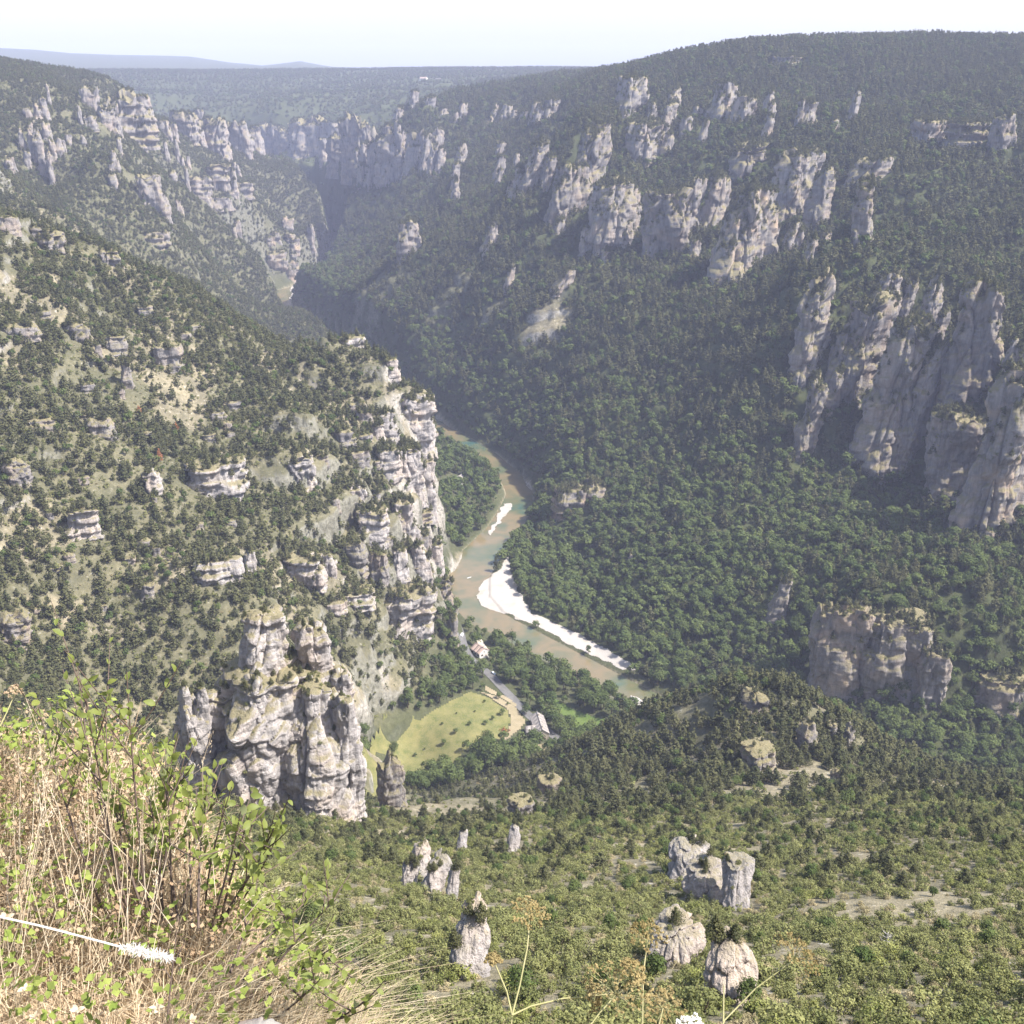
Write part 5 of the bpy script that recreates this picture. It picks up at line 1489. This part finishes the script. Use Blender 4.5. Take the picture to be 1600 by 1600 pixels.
# ------------------------------------------------------------------ single trees that stand apart
def lone(kind, px_, py_, h, wf, name, label, cat, group=None, mat=None, z=None, seed=0):
    p = np.array(on_floor(px_, py_, z)) if z is not None else hit(px_, py_)
    crown, trunk, _ = KINDS[kind][seed % len(KINDS[kind])]
    if mat:
        crown = crown.copy(); crown.materials.clear(); crown.materials.append(M[mat])
    s = h / BASEH[kind.split('_')[0]]
    o = empty(name, (p[0], p[1], p[2]), seed * 1.7); o.scale = (s * wf, s * wf, s)
    obj_from("crown", crown, o); obj_from("trunk", trunk, o)
    return tag(o, label, cat, group)
MT = [(616, 1160, 8, 'largest round tree in the left part of the meadow'), (648, 1159, 3.5, 'small tree right of the largest meadow tree'), (661, 1172, 3.2, 'small lone bush-like tree low in the meadow'), (637, 1188, 2.6, 'small bush in the lower left meadow'), (605, 1197, 2.6, 'lowest little bush in the meadow corner'),
      (693, 1154, 5.5, 'rounded tree in the lower middle of the meadow'), (712, 1148, 5, 'tree touching the rounded one in the lower middle of the meadow'), (734, 1138, 4, 'dark little tree with a clear shadow in mid meadow'), (759, 1136, 4.5, 'leaning dark tree near the hay strip'), (770, 1127, 4, 'narrow tree above the leaning dark one'),
      (785, 1118, 6.5, 'tallest tree at the right of the meadow by the hay strip'), (714, 1121, 2.2, 'tiny bush in the upper middle of the meadow'), (691, 1130, 2.4, 'tiny bush left of mid meadow'), (742, 1117, 2.2, 'tiny bush in the upper right meadow'), (757, 1099, 2.8, 'dark bush at the top corner of the meadow'), (663, 1153, 2.0, 'tiny bush beside the small tree in the left meadow'),
      (779, 1090, 6, 'tree on the verge between meadow and road'), (793, 1100, 3, 'small verge tree below the verge tree'), (822, 1112, 9, 'round tree between the road and the farmhouse'), (845, 1160, 6, 'leafy tree in front of the farmhouse'), (850, 1176, 5, 'dark pointed tree in the dry yard below the farmhouse')]
for i, (a, b, h, lab) in enumerate(MT):
    lone('broad', a, b, h, 1.1, 'meadow_tree', lab, 'tree', 'trees dotted over the meadow and farm', z=13 if b > 1110 and a < 700 else 11, seed=i)
for i, (a, b, h, lab) in enumerate([(250, 722, 10, 'rust red dead pine left of the long white banded cliff'), (276, 676, 8, 'small rust red dead pine above the banded cliff'), (218, 648, 7, 'faded reddish pine on the left hillside')]):
    lone('pine', a, b, h, 0.8, 'dead_pine', lab, 'tree', mat='dead', seed=i)
# bleached dead tree on the scrub slope
p = hit(1382, 1490); rg = np.random.default_rng(5)
k = NT("bleached_wood"); k.principled((0.42, 0.39, 0.37), 0.9); M['bleached'] = k.m
o = empty('dead_tree', p)
parts = [tube([(0, 0, -.2), (.1, 0, 1.2), (0, .1, 2.6), (.1, .1, 3.8)], [.12, .09, .06, .02])]
for i in range(22):
    z = .6 + 2.9 * rg.random(); a = rg.random() * 6.28; L = .5 + 1.1 * rg.random() * (1.2 - z / 4); d = np.array([math.cos(a), math.sin(a), 0])
    parts.append(tube([(0.05, 0.03, z), d * L * .6 + [0, 0, z + .2 * L], d * L + [0, 0, z + .55 * L]], [.035, .025, .008], 4))
obj_from("branches", mesh_np("branches", *joinVF(parts), M['bleached']), o)
tag(o, 'bare bleached dead tree on the scrub slope at the lower right', 'tree')
# reddish heap of cut brush in the hay corner
q = on_floor(788, 1143, 11); rg = np.random.default_rng(9)
cen = rg.normal(size=(40, 3)) * [1.6, 1.3, .35] + [0, 0, .5]
V, F = leaf_cards(rg, cen, unit(cen + [0, 0, 1]), .5, 14, np.full(40, .6))
tag(obj_from('brush_heap', mesh_np('brush_heap', V, F, M['dead']), loc=q), 'low reddish heap of cut brush where meadow meets hay strip', 'brush heap')
# ------------------------------------------------------------------ plants at the photographer's feet
def NP(px_, py_, t):
    rx, ry, rz = ray(px_, py_)
    return np.array([rx * t, ry * t, CAM_Z + rz * t])
def gz(x, y): return float(height(np.array([x]), np.array([y]))[0])

def m_leafnear(name, top, under, transl=0.45):
    k = NT(name); co = k.n("ShaderNodeTexCoord").outputs['Object']; oi = k.n("ShaderNodeObjectInfo"); g = k.n("ShaderNodeNewGeometry")
    n = k.noise(g.outputs['Position'], 60.0, 2, 0.6)
    rnd = k.math('ADD', k.math('MULTIPLY', oi.outputs['Random'], 0.5), k.math('MULTIPLY', k.noise(g.outputs['Position'], 14.0, 1, 0.5), 0.6))
    c = k.mix(rnd, top, tuple(min(1, v * q) for v, q in zip(top, (1.5, 1.3, 1.1))))
    c = k.mix(k.math('MULTIPLY', n, 0.4), c, tuple(v * .6 for v in top))
    c = k.mix(g.outputs['Backfacing'], c, under)
    d = k.n("ShaderNodeBsdfPrincipled"); k.l(c, d.inputs['Base Color']); d.inputs['Roughness'].default_value = 0.55; d.inputs['Specular IOR Level'].default_value = 0.3
    t = k.n("ShaderNodeBsdfTranslucent"); k.l(c, t.inputs['Color'])
    mx = k.n("ShaderNodeMixShader"); mx.inputs[0].default_value = transl
    k.l(d.outputs[0], mx.inputs[1]); k.l(t.outputs[0], mx.inputs[2]); k.l(mx.outputs[0], k.out.inputs['Surface'])
    return k.m
M['near_leaf'] = m_leafnear("shrub_leaf", (0.165, 0.205, 0.055), (0.27, 0.29, 0.14))
M['twig'] = m_plain("twig_bark", (0.11, 0.08, 0.065), 0.8, 0.4, 40)
def m_straw(name, a, b, transl=0.3):
    k = NT(name); g = k.n("ShaderNodeNewGeometry")
    n = k.noise(g.outputs['Position'], 9.0, 2, 0.7); n2 = k.noise(g.outputs['Position'], 60.0, 1, 0.5)
    c = k.mix(k.maprange(k.math('ADD', n, k.math('MULTIPLY', n2, 0.5)), 0.5, 1.0), a, b)
    d = k.n("ShaderNodeBsdfDiffuse"); k.l(c, d.inputs['Color']); t = k.n("ShaderNodeBsdfTranslucent"); k.l(c, t.inputs['Color'])
    mx = k.n("ShaderNodeMixShader"); mx.inputs[0].default_value = transl
    k.l(d.outputs[0], mx.inputs[1]); k.l(t.outputs[0], mx.inputs[2]); k.l(mx.outputs[0], k.out.inputs['Surface'])
    return k.m
M['straw'] = m_straw("straw", (0.48, 0.36, 0.23), (0.72, 0.62, 0.45))
M['russet'] = m_straw("russet_herb", (0.30, 0.20, 0.125), (0.52, 0.40, 0.27))
M['pale_straw'] = m_straw("pale_straw", (0.46, 0.36, 0.24), (0.64, 0.55, 0.42))
M['fluff'] = m_straw("white_fluff", (0.80, 0.76, 0.68), (0.88, 0.85, 0.80), 0.4)
M['umbel'] = m_straw("dry_umbel", (0.20, 0.155, 0.065), (0.38, 0.30, 0.15))
M['umbel_stem'] = m_straw("umbel_stem", (0.26, 0.25, 0.11), (0.44, 0.40, 0.23), 0.15)
M['greenherb'] = m_straw("green_herb", (0.14, 0.19, 0.04), (0.30, 0.33, 0.10))

rg = np.random.default_rng(77)
def blades(n, X, Y, lmin, lmax, wid, lean, bias, seed):
    """curved tapering grass blades: base, middle, tip"""
    g_ = np.random.default_rng(seed)
    Z = height(X, Y) - 0.01
    L = lmin + (lmax - lmin) * g_.random(n) ** 1.5
    a = g_.random(n) * 6.283
    dirx = np.cos(a) * lean * g_.random(n) + bias[0]; diry = np.sin(a) * lean * g_.random(n) + bias[1]
    B = np.stack([X, Y, Z], 1)
    Mv = B + np.stack([dirx * .35 * L, diry * .35 * L, .62 * L], 1)
    T = B + np.stack([dirx * L, diry * L, L * (0.98 - 0.35 * np.hypot(dirx, diry))], 1)
    w = wid * (0.6 + .8 * g_.random(n))[:, None]
    s = unit(np.stack([-np.sin(a + .7), np.cos(a + .7), np.zeros(n)], 1)) * w
    V = np.stack([B - s, B + s, Mv + s * .8, Mv - s * .8, T + s * .15, T - s * .15], 1).reshape(-1, 3)
    i = np.arange(n)[:, None] * 6
    F = np.concatenate([i + [0, 1, 2, 3], i + [3, 2, 4, 5]])
    return V, F

def edge_s(x, y): return np.maximum((x + 0.35) * 0.80 + (y - 1.35) * 0.60, (y - 2.25) * 0.9)
def bank_pts(n, seed, x0=-2.4, x1=0.1, y0=0.75, y1=2.5, lim=0.12):
    g_ = np.random.default_rng(seed)
    x = x0 + (x1 - x0) * g_.random(n * 3); y = y0 + (y1 - y0) * g_.random(n * 3)
    k = edge_s(x, y) < lim; x, y = x[k][:n], y[k][:n]
    return x, y
x, y = bank_pts(46000, 1)
V, F = blades(len(x), x, y, .04, .19, .0009, 0.9, (.10, .05), 2)
tag(obj_from('dry_grass', mesh_np('dry_grass', V, F, M['straw'])), 'dense straw coloured dry grass on the bank at the lower left', 'grass', kind='stuff')
# a fuller tuft arching to the right at the rim
x, y = bank_pts(2600, 3, -.66, -.22, 1.1, 1.5, .10)
V, F = blades(len(x), x, y, .08, .28, .0008, .5, (.6, .15), 4)
tag(obj_from('grass_tuft', mesh_np('grass_tuft', V, F, M['straw'])), 'tuft of long golden grass arching right beside the bush', 'grass', kind='stuff')
x, y = bank_pts(7000, 5, -2.6, -.45, 1.5, 2.5, .25)
V, F = blades(len(x), x, y, .08, .26, .0009, .6, (.0, .0), 6)
V2, F2 = leaf_cards(np.random.default_rng(8), np.stack([x, y, height(x, y) + .03 + .17 * np.random.default_rng(9).random(len(x))], 1)[:3500], np.tile([[0., 0., 1.]], (3500, 1)), .010, 7, np.full(3500, .03))
tag(obj_from('russet_herbs', mesh_np('russet_herbs', *joinVF([(V, F), (V2, F2)]), M['russet'])), 'russet dried herbs behind the straw grass at the left', 'herbs', kind='stuff')
x, y = bank_pts(1500, 15, -2.6, -.3, 1.3, 2.5, .35)
cz = np.stack([x, y, height(x, y) + .04 + .22 * np.random.default_rng(19).random(len(x))], 1)
V2, F2 = leaf_cards(np.random.default_rng(18), cz, np.tile([[0., 0., 1.]], (len(x), 1)), .016, 7, np.full(len(x), .04))
tag(obj_from('low_green_herbs', mesh_np('low_green_herbs', V2, F2, M['greenherb'])), 'low yellow green herbs mixed into the bank vegetation', 'herbs', kind='stuff')

# tall pale grass stalks with seed heads
def stalk_parts(base, tip, head, seed, r=.0008, droop=.04):
    g_ = np.random.default_rng(seed)
    base, tip = np.array(base), np.array(tip)
    m = (base + tip) / 2 + g_.normal(size=3) * .015
    m2 = base * .2 + tip * .8 + g_.normal(size=3) * .008 + [0, 0, .012]
    parts = [tube([base, m, m2, tip], [r * 1.2, r, r * .8, r * .5], 4)]
    d = unit((tip - m2)[None])[0]
    n = 40
    f = g_.random(n)[:, None]
    cen = tip - d * f * head + g_.normal(size=(n, 3)) * .0035
    t = unit(d + g_.normal(size=(n, 3)) * .35); b = unit(np.cross(t, g_.normal(size=(n, 3))))
    L = .005 + .004 * g_.random((n, 1)); w = .0007
    V = np.stack([cen, cen + t * L * .5 + b * w, cen + t * L, cen + t * L * .5 - b * w], 1).reshape(-1, 3)
    parts.append((V, np.arange(len(V)).reshape(-1, 4)))
    return parts
STK = [(60, 1500, 28, 1170), (75, 1480, 60, 1230), (100, 1500, 92, 1190), (20, 1490, 70, 1120), (110, 1490, 145, 1165), (130, 1480, 215, 1160), (60, 1440, 60, 1210), (150, 1480, 70, 1215), (200, 1480, 128, 1245), (180, 1500, 175, 1225), (30, 1470, 90, 1150), (140, 1500, 165, 1260), (200, 1450, 130, 1175),
       (320, 1560, 475, 1405), (340, 1560, 540, 1460), (360, 1570, 555, 1470), (300, 1540, 460, 1380), (345, 1550, 600, 1508), (337, 1400, 337, 1290), (522, 1600, 522, 1500), (440, 1590, 500, 1520), (10, 1560, 5, 1420), (80, 1560, 120, 1390), (95, 1540, 78, 1400), (210, 1520, 165, 1380), (160, 1440, 130, 1300), (235, 1440, 300, 1260), (270, 1450, 220, 1280), (110, 1420, 40, 1090)]
parts = []
for i, (a, b, c_, d_) in enumerate(STK):
    t = 1.75 + .35 * rg.random()
    parts += stalk_parts(NP(a, b, t), NP(c_, d_, t + .1 * rg.random()), .05 + .05 * rg.random(), 100 + i)
for i in range(34):
    a = rg.random() * 330; b = 1400 + 120 * rg.random(); t = 1.7 + .5 * rg.random()
    parts += stalk_parts(NP(a, b, t), NP(a + rg.normal() * 45 + 10, b - 100 - 170 * rg.random(), t + .06), .04 + .05 * rg.random(), 300 + i, .0006)
tag(obj_from('grass_stalks', mesh_np('grass_stalks', *joinVF(parts), M['pale_straw'])), 'tall pale grass stalks with seed heads rising from the bank', 'grass', kind='stuff')

# leafy shrub: stems, twigs and leaves
def leaf_mesh(name, seed):
    n = 7; V = []; F = []
    for i in range(n):
        u = i / (n - 1); w = .30 * math.sin(math.pi * min(1, u * .96 + .02)) ** .75 * (1.12 - .35 * u)
        z = .10 * math.sin(u * 2.4 + seed) - .10 * u * u
        V += [(-w, u, z + w * .28), (0, u, z), (w, u, z + w * .28)]
    for i in range(n - 1):
        F += [(3 * i, 3 * i + 1, 3 * i + 4, 3 * i + 3), (3 * i + 1, 3 * i + 2, 3 * i + 5, 3 * i + 4)]
    return mesh_np(name, np.array(V), np.array(F), M['near_leaf'], True)
LEAF = [leaf_mesh("leaf", s * .4) for s in range(4)]
LV = [np.array([v.co[:] for v in m.vertices]) for m in LEAF]; LFc = [np.array([p.vertices[:] for p in m.polygons]) for m in LEAF]

def shrub(name, label, stems, depth, seed, nleaf, lsize=(.017, .029), keep=300):
    g_ = np.random.default_rng(seed)
    leaves = []; wood = []
    base = None
    for (rx_, ry_, tx, ty) in stems:
        t0 = depth + g_.normal() * .06; t1 = depth + g_.normal() * .14
        a = NP(rx_, ry_, t0); b = NP(tx, ty, t1)
        if base is None: base = a
        L = np.linalg.norm(b - a)
        mid = a * .5 + b * .5 + g_.normal(size=3) * .05 * L + np.array([0, 0, .05 * L])
        ts = np.linspace(0, 1, 10)[:, None]
        crv = a * (1 - ts) ** 2 + 2 * mid * ts * (1 - ts) + b * ts ** 2
        wood.append(tube(crv, np.linspace(.0028, .0009, 10), 5))
        axes = [(crv, .48, 1.0, nleaf)]
        for j in range(4):
            f = .42 + .48 * g_.random(); o_ = a * (1 - f) ** 2 + 2 * mid * f * (1 - f) + b * f * f
            dv = unit((unit((b - a)[None])[0] + g_.normal(size=3) * .75)[None])[0]
            l = L * (.14 + .2 * g_.random()) + .03
            tw = np.stack([o_ + dv * l * q + np.array([0, 0, .12 * l * q * q]) for q in np.linspace(0, 1, 6)])
            wood.append(tube(tw, np.linspace(.0018, .0007, 6), 4))
            axes.append((tw, .15, 1.0, max(4, nleaf // 2)))
        for crv_, f0, f1, n in axes:
            for q in range(n):
                f = f0 + (f1 - f0) * (q + g_.random() * .6) / n; f = min(f, .999)
                k_ = f * (len(crv_) - 1); i_ = int(k_); p = crv_[i_] + (crv_[min(i_ + 1, len(crv_) - 1)] - crv_[i_]) * (k_ - i_)
                ax = unit((crv_[min(i_ + 1, len(crv_) - 1)] - crv_[max(i_ - 1, 0)])[None])[0]
                d = unit((ax * .55 + g_.normal(size=3) * .6 + [0, 0, .25])[None])[0]
                nrm = unit((np.array([.35, -.35, .9]) + g_.normal(size=3) * .55)[None])[0]
                s_ = lsize[0] + (lsize[1] - lsize[0]) * g_.random()
                leaves.append((p, d, nrm, s_ * (1.1 - .35 * f)))
    root = empty(name, base)
    V, F = joinVF(wood)
    obj_from("stems", mesh_np("stems", V - base, F, M['twig'], True), root)
    order = sorted(range(len(leaves)), key=lambda i: -leaves[i][3])
    rest = []
    for rank, i in enumerate(order):
        p, d, nrm, s_ = leaves[i]
        x_ = unit(np.cross(d, nrm)[None])[0]; z_ = np.cross(x_, d)
        Mx = np.stack([x_, d, z_], 1) * s_
        v = i % 4
        if rank < keep:
            o = bpy.data.objects.new("leaf", LEAF[v]); COL.objects.link(o); o.parent = root
            m4 = Matrix.Identity(4)
            for r_ in range(3):
                for c_ in range(3): m4[r_][c_] = Mx[r_, c_]
                m4[r_][3] = (p - base)[r_]
            o.matrix_local = m4
        else:
            rest.append((LV[v] @ Mx.T + (p - base), LFc[v]))
    if rest:
        o = obj_from("foliage", mesh_np("foliage", *joinVF(rest), M['near_leaf'], True), root); o["kind"] = "stuff"
    print("SHRUB", name, len(leaves))
    return tag(root, label, 'bush')
shrub('leafy_shrub', 'bright green broad-leaved shrub in front of the great pinnacle', [(230, 1430, 198, 1050), (225, 1430, 169, 1074), (200, 1420, 120, 1046), (190, 1420, 98, 1046), (195, 1430, 132, 1075), (160, 1420, 55, 1082), (240, 1430, 258, 1150), (250, 1430, 298, 1148),
    (300, 1450, 295, 1215), (310, 1450, 325, 1237), (320, 1450, 362, 1230), (330, 1450, 376, 1268), (345, 1440, 406, 1232), (350, 1440, 452, 1246), (355, 1440, 440, 1290), (270, 1440, 262, 1215), (280, 1450, 235, 1240), (330, 1470, 415, 1330), (255, 1440, 215, 1175), (280, 1440, 335, 1190), (240, 1450, 180, 1260)], 2.1, 5, 9)
shrub('low_leafy_shrub', 'lower spray of the same green leaves at the rim, right of the golden tuft', [(360, 1510, 450, 1385), (370, 1510, 492, 1396), (360, 1520, 400, 1400), (380, 1530, 478, 1450), (390, 1560, 530, 1400), (400, 1570, 520, 1480), (420, 1600, 500, 1530), (430, 1610, 470, 1500), (440, 1620, 540, 1540), (410, 1600, 430, 1480), (470, 1640, 580, 1560), (450, 1630, 520, 1575)], 1.95, 6, 9, (.015, .025))

# dry umbel plants
def umbel_geo(c, axis, rad, n, seed, dome=.55):
    g_ = np.random.default_rng(seed); parts = []; seeds = []
    axis = unit(np.array(axis, float)[None])[0]; u = unit(np.cross(axis, [.2, .9, .3])[None])[0]; v = np.cross(axis, u)
    for i in range(n):
        th = 2.4 * i; q = math.sqrt((i + .5) / n)
        tip = c + rad * (q * (math.cos(th) * u + math.sin(th) * v) + dome * (1.15 - q * q) * axis) * (.85 + .3 * g_.random())
        parts.append(tube([c, (c + tip) / 2 + axis * rad * .04, tip], [.0007, .0006, .0004], 4))
        for j in range(9):
            e_ = tip + unit((g_.normal(size=3) + axis * .8)[None])[0] * rad * .2 * (.6 + .6 * g_.random())
            parts.append(tube([tip, e_], [.0003, .0003], 3)); seeds.append(e_)
    V, F = joinVF([p for p in parts])
    sd_ = np.array(seeds)
    SV, SF = leaf_cards(g_, sd_, np.tile(axis, (len(sd_), 1)), .0042, 3, np.full(len(sd_), .0012))
    return (V, F), (SV, SF)
def umbel_plant(name, label, t, stems, umbels, seedmat='umbel', cat='plant'):
    base = NP(stems[0][0][0], stems[0][0][1], t)
    root = empty(name, base)
    for st in stems:
        pts = [NP(a, b, t + (.02 * i)) - base for i, (a, b) in enumerate(st)]
        obj_from("stem", mesh_np("stem", *tube(pts, np.linspace(.0015, .0010, len(pts)), 6), M['umbel_stem'], True), root)
    for i, (a, b, r_, ax) in enumerate(umbels):
        c = NP(a, b, t + .04) - base
        (V, F), (SV, SF) = umbel_geo(c, ax, r_ * t / F_PX, 20, 50 + int(a))
        u_ = obj_from("umbel", mesh_np("umbel", V, F, M['umbel_stem']), root)
        obj_from("seeds", mesh_np("seeds", SV, SF, M[seedmat]), u_)
    return tag(root, label, cat)
umbel_plant('umbel_plant', 'branching dry umbel plant rising highest at the bottom centre', 1.55, [[(797, 1640), (800, 1586)], [(800, 1586), (812, 1540), (824, 1480), (828, 1432)], [(800, 1586), (792, 1550), (772, 1502)], [(800, 1586), (830, 1572), (880, 1560), (918, 1558)]], [(828, 1432, 30, (0.1, 0, 1)), (770, 1500, 12, (0, 0, 1)), (920, 1558, 26, (.8, 0, .5))])
umbel_plant('umbel_plant', 'wide dry umbel seen from below at bottom centre right', 1.5, [[(905, 1625), (935, 1585), (962, 1555)]], [(962, 1555, 52, (.3, .2, 1))])
umbel_plant('umbel_plant', 'small yellowish umbel above the wide dry umbel', 1.7, [[(1003, 1640), (1005, 1520), (1012, 1468)]], [(1012, 1466, 30, (0, 0, 1))])
umbel_plant('umbel_plant', 'round brown umbel cluster right of the wide dry umbel', 1.5, [[(1020, 1640), (1036, 1575)]], [(1036, 1578, 34, (0, -.3, 1)), (985, 1520, 24, (.5, 0, .8))])
umbel_plant('umbel_plant', 'dry umbel on a long slanting stem at the lower right', 1.6, [[(1120, 1625), (1132, 1594), (1180, 1545), (1240, 1500)], [(1130, 1596), (1131, 1540)]], [(1240, 1500, 42, (.5, .1, .7))])
umbel_plant('umbel_plant', 'small white flowering umbel cut by the bottom edge', 1.45, [[(1075, 1660), (1080, 1612)]], [(1080, 1610, 24, (0, 0, 1))], 'fluff')
umbel_plant('umbel_plant', 'small orange dry flower head at the left edge above the shrub', 2.3, [[(0, 1135), (12, 1110), (24, 1082)]], [(24, 1082, 14, (0, 0, 1))], 'russet')

# fluffy spike lying across the grass
t = 1.45
root = empty('grass_spike', NP(-40, 1424, t)); b0 = np.array(root.location)
pts = [NP(a, b, t) - b0 for a, b in ((-40, 1424), (60, 1446), (130, 1464), (190, 1480))]
obj_from("stalk", mesh_np("stalk", *tube(pts, [.0014] * 4, 6), M['fluff'], True), root)
p0, p1 = NP(188, 1479, t) - b0, NP(268, 1498, t) - b0
n = 700; f = rg.random((n, 1)); cen = p0 + (p1 - p0) * f; ax = unit((p1 - p0)[None])[0]
d = unit(rg.normal(size=(n, 3)) + ax * .6); L = .011 * (1 - .35 * np.abs(f * 2 - 1) ** 3) * (.6 + .5 * rg.random((n, 1)))
s_ = unit(np.cross(d, rg.normal(size=(n, 3)))) * .0006
V = np.stack([cen - s_, cen + s_, cen + d * L + s_ * .3, cen + d * L - s_ * .3], 1).reshape(-1, 3)
obj_from("fluffy_head", mesh_np("fluffy_head", V, np.arange(len(V)).reshape(-1, 4), M['fluff']), root)
tag(root, 'white fluffy grass spike lying across the straw at the lower left', 'grass')
# dark dead twig standing in the straw
root = empty('dead_twig', NP(262, 1585, 1.6)); b0 = np.array(root.location)
obj_from("main_stem", mesh_np("main_stem", *tube([NP(a, b, 1.6) - b0 for a, b in ((262, 1585), (266, 1545), (270, 1510), (276, 1455))], [.0016, .0014, .0012, .0007], 5), M['twig']), root)
for a in (((268, 1530), (258, 1515), (230, 1516)), ((271, 1505), (290, 1470)), ((272, 1495), (262, 1500))):
    obj_from("side_twig", mesh_np("side_twig", *tube([NP(x_, y_, 1.6) - b0 for x_, y_ in a], [.0009, .0007, .0004][:len(a)], 4), M['twig']), root)
tag(root, 'thin dark dead twig standing in the straw beside the fluffy spike', 'twig')
# pale withered leaf rosettes in the straw
PLEAF = []
for m in LEAF[:2]:
    c = m.copy(); c.name = "withered_leaf"; c.materials.clear(); c.materials.append(M['pale_straw']); PLEAF.append(c)
for i, (a, b, n, lab) in enumerate([(122, 1578, 7, 'pale withered leaf rosette left of the dead twig at the bottom edge'), (55, 1590, 6, 'white withered leaf rosette at the bottom left corner'), (245, 1578, 7, 'pale withered leaf rosette at the foot of the dead twig'), (10, 1432, 4, 'small pale withered leaves at the left edge by the spike stalk'), (300, 1596, 5, 'pale withered leaves beside the rim stone'), (40, 1545, 4, 'pale withered leaves above the corner rosette')]):
    c = NP(a, b, 1.55); root = empty('withered_rosette', c)
    for j in range(n):
        an = 6.28 * j / n + rg.random(); o = obj_from("withered_leaf", PLEAF[j % 2], root)
        o.rotation_euler = (.35 + .5 * rg.random(), rg.normal() * .4, an); o.scale = [.008 + .006 * rg.random()] * 3
    tag(root, lab, 'withered leaves')
# stone at the rim
p = NP(375, 1640, 1.62)
V, F = rock_block(.12, .10, .08, 4, 90, 50, taper=.75, e=3, bed=1.0, col=1.2, top=.25)
k = NT("rim_stone"); n_ = k.noise(k.pos(), 40, 4, .7); n2_ = k.noise(k.pos(), 9, 2, .6)
k.principled(k.mix(k.maprange(n2_, .45, .65), k.mix(n_, (.13, .12, .11), (.30, .28, .25)), (.18, .11, .08)), .9, k.bump(n_, .5, .01)); M['rim_stone'] = k.m
tag(obj_from('rim_stone', mesh_np('rim_stone', V, F, M['rim_stone']), loc=p - np.array([0, 0, .06])), 'pale weathered stone at the rim cut by the bottom edge', 'stone')
# ------------------------------------------------------------------ the summer haze in the gorge
k = NT("haze")
pv = k.n("ShaderNodeVolumePrincipled")
pv.inputs['Color'].default_value = (0.68, 0.72, 1.0, 1)
pv.inputs['Density'].default_value = 0.000095
pv.inputs['Anisotropy'].default_value = 0.0
k.l(pv.outputs[0], k.out.inputs['Volume'])
bm = bmesh.new()
bmesh.ops.create_cube(bm, size=1.0)
me = bpy.data.meshes.new("haze"); bm.to_mesh(me); bm.free()
me.materials.append(k.m)
hz = obj_from("haze", me)
top, bot = 760.0, -4.0
hz.scale = (34000, 34000, top - bot); hz.location = (0, 0, (top + bot) / 2)
tag(hz, 'thin blue summer haze filling the whole gorge', 'haze', kind="stuff")
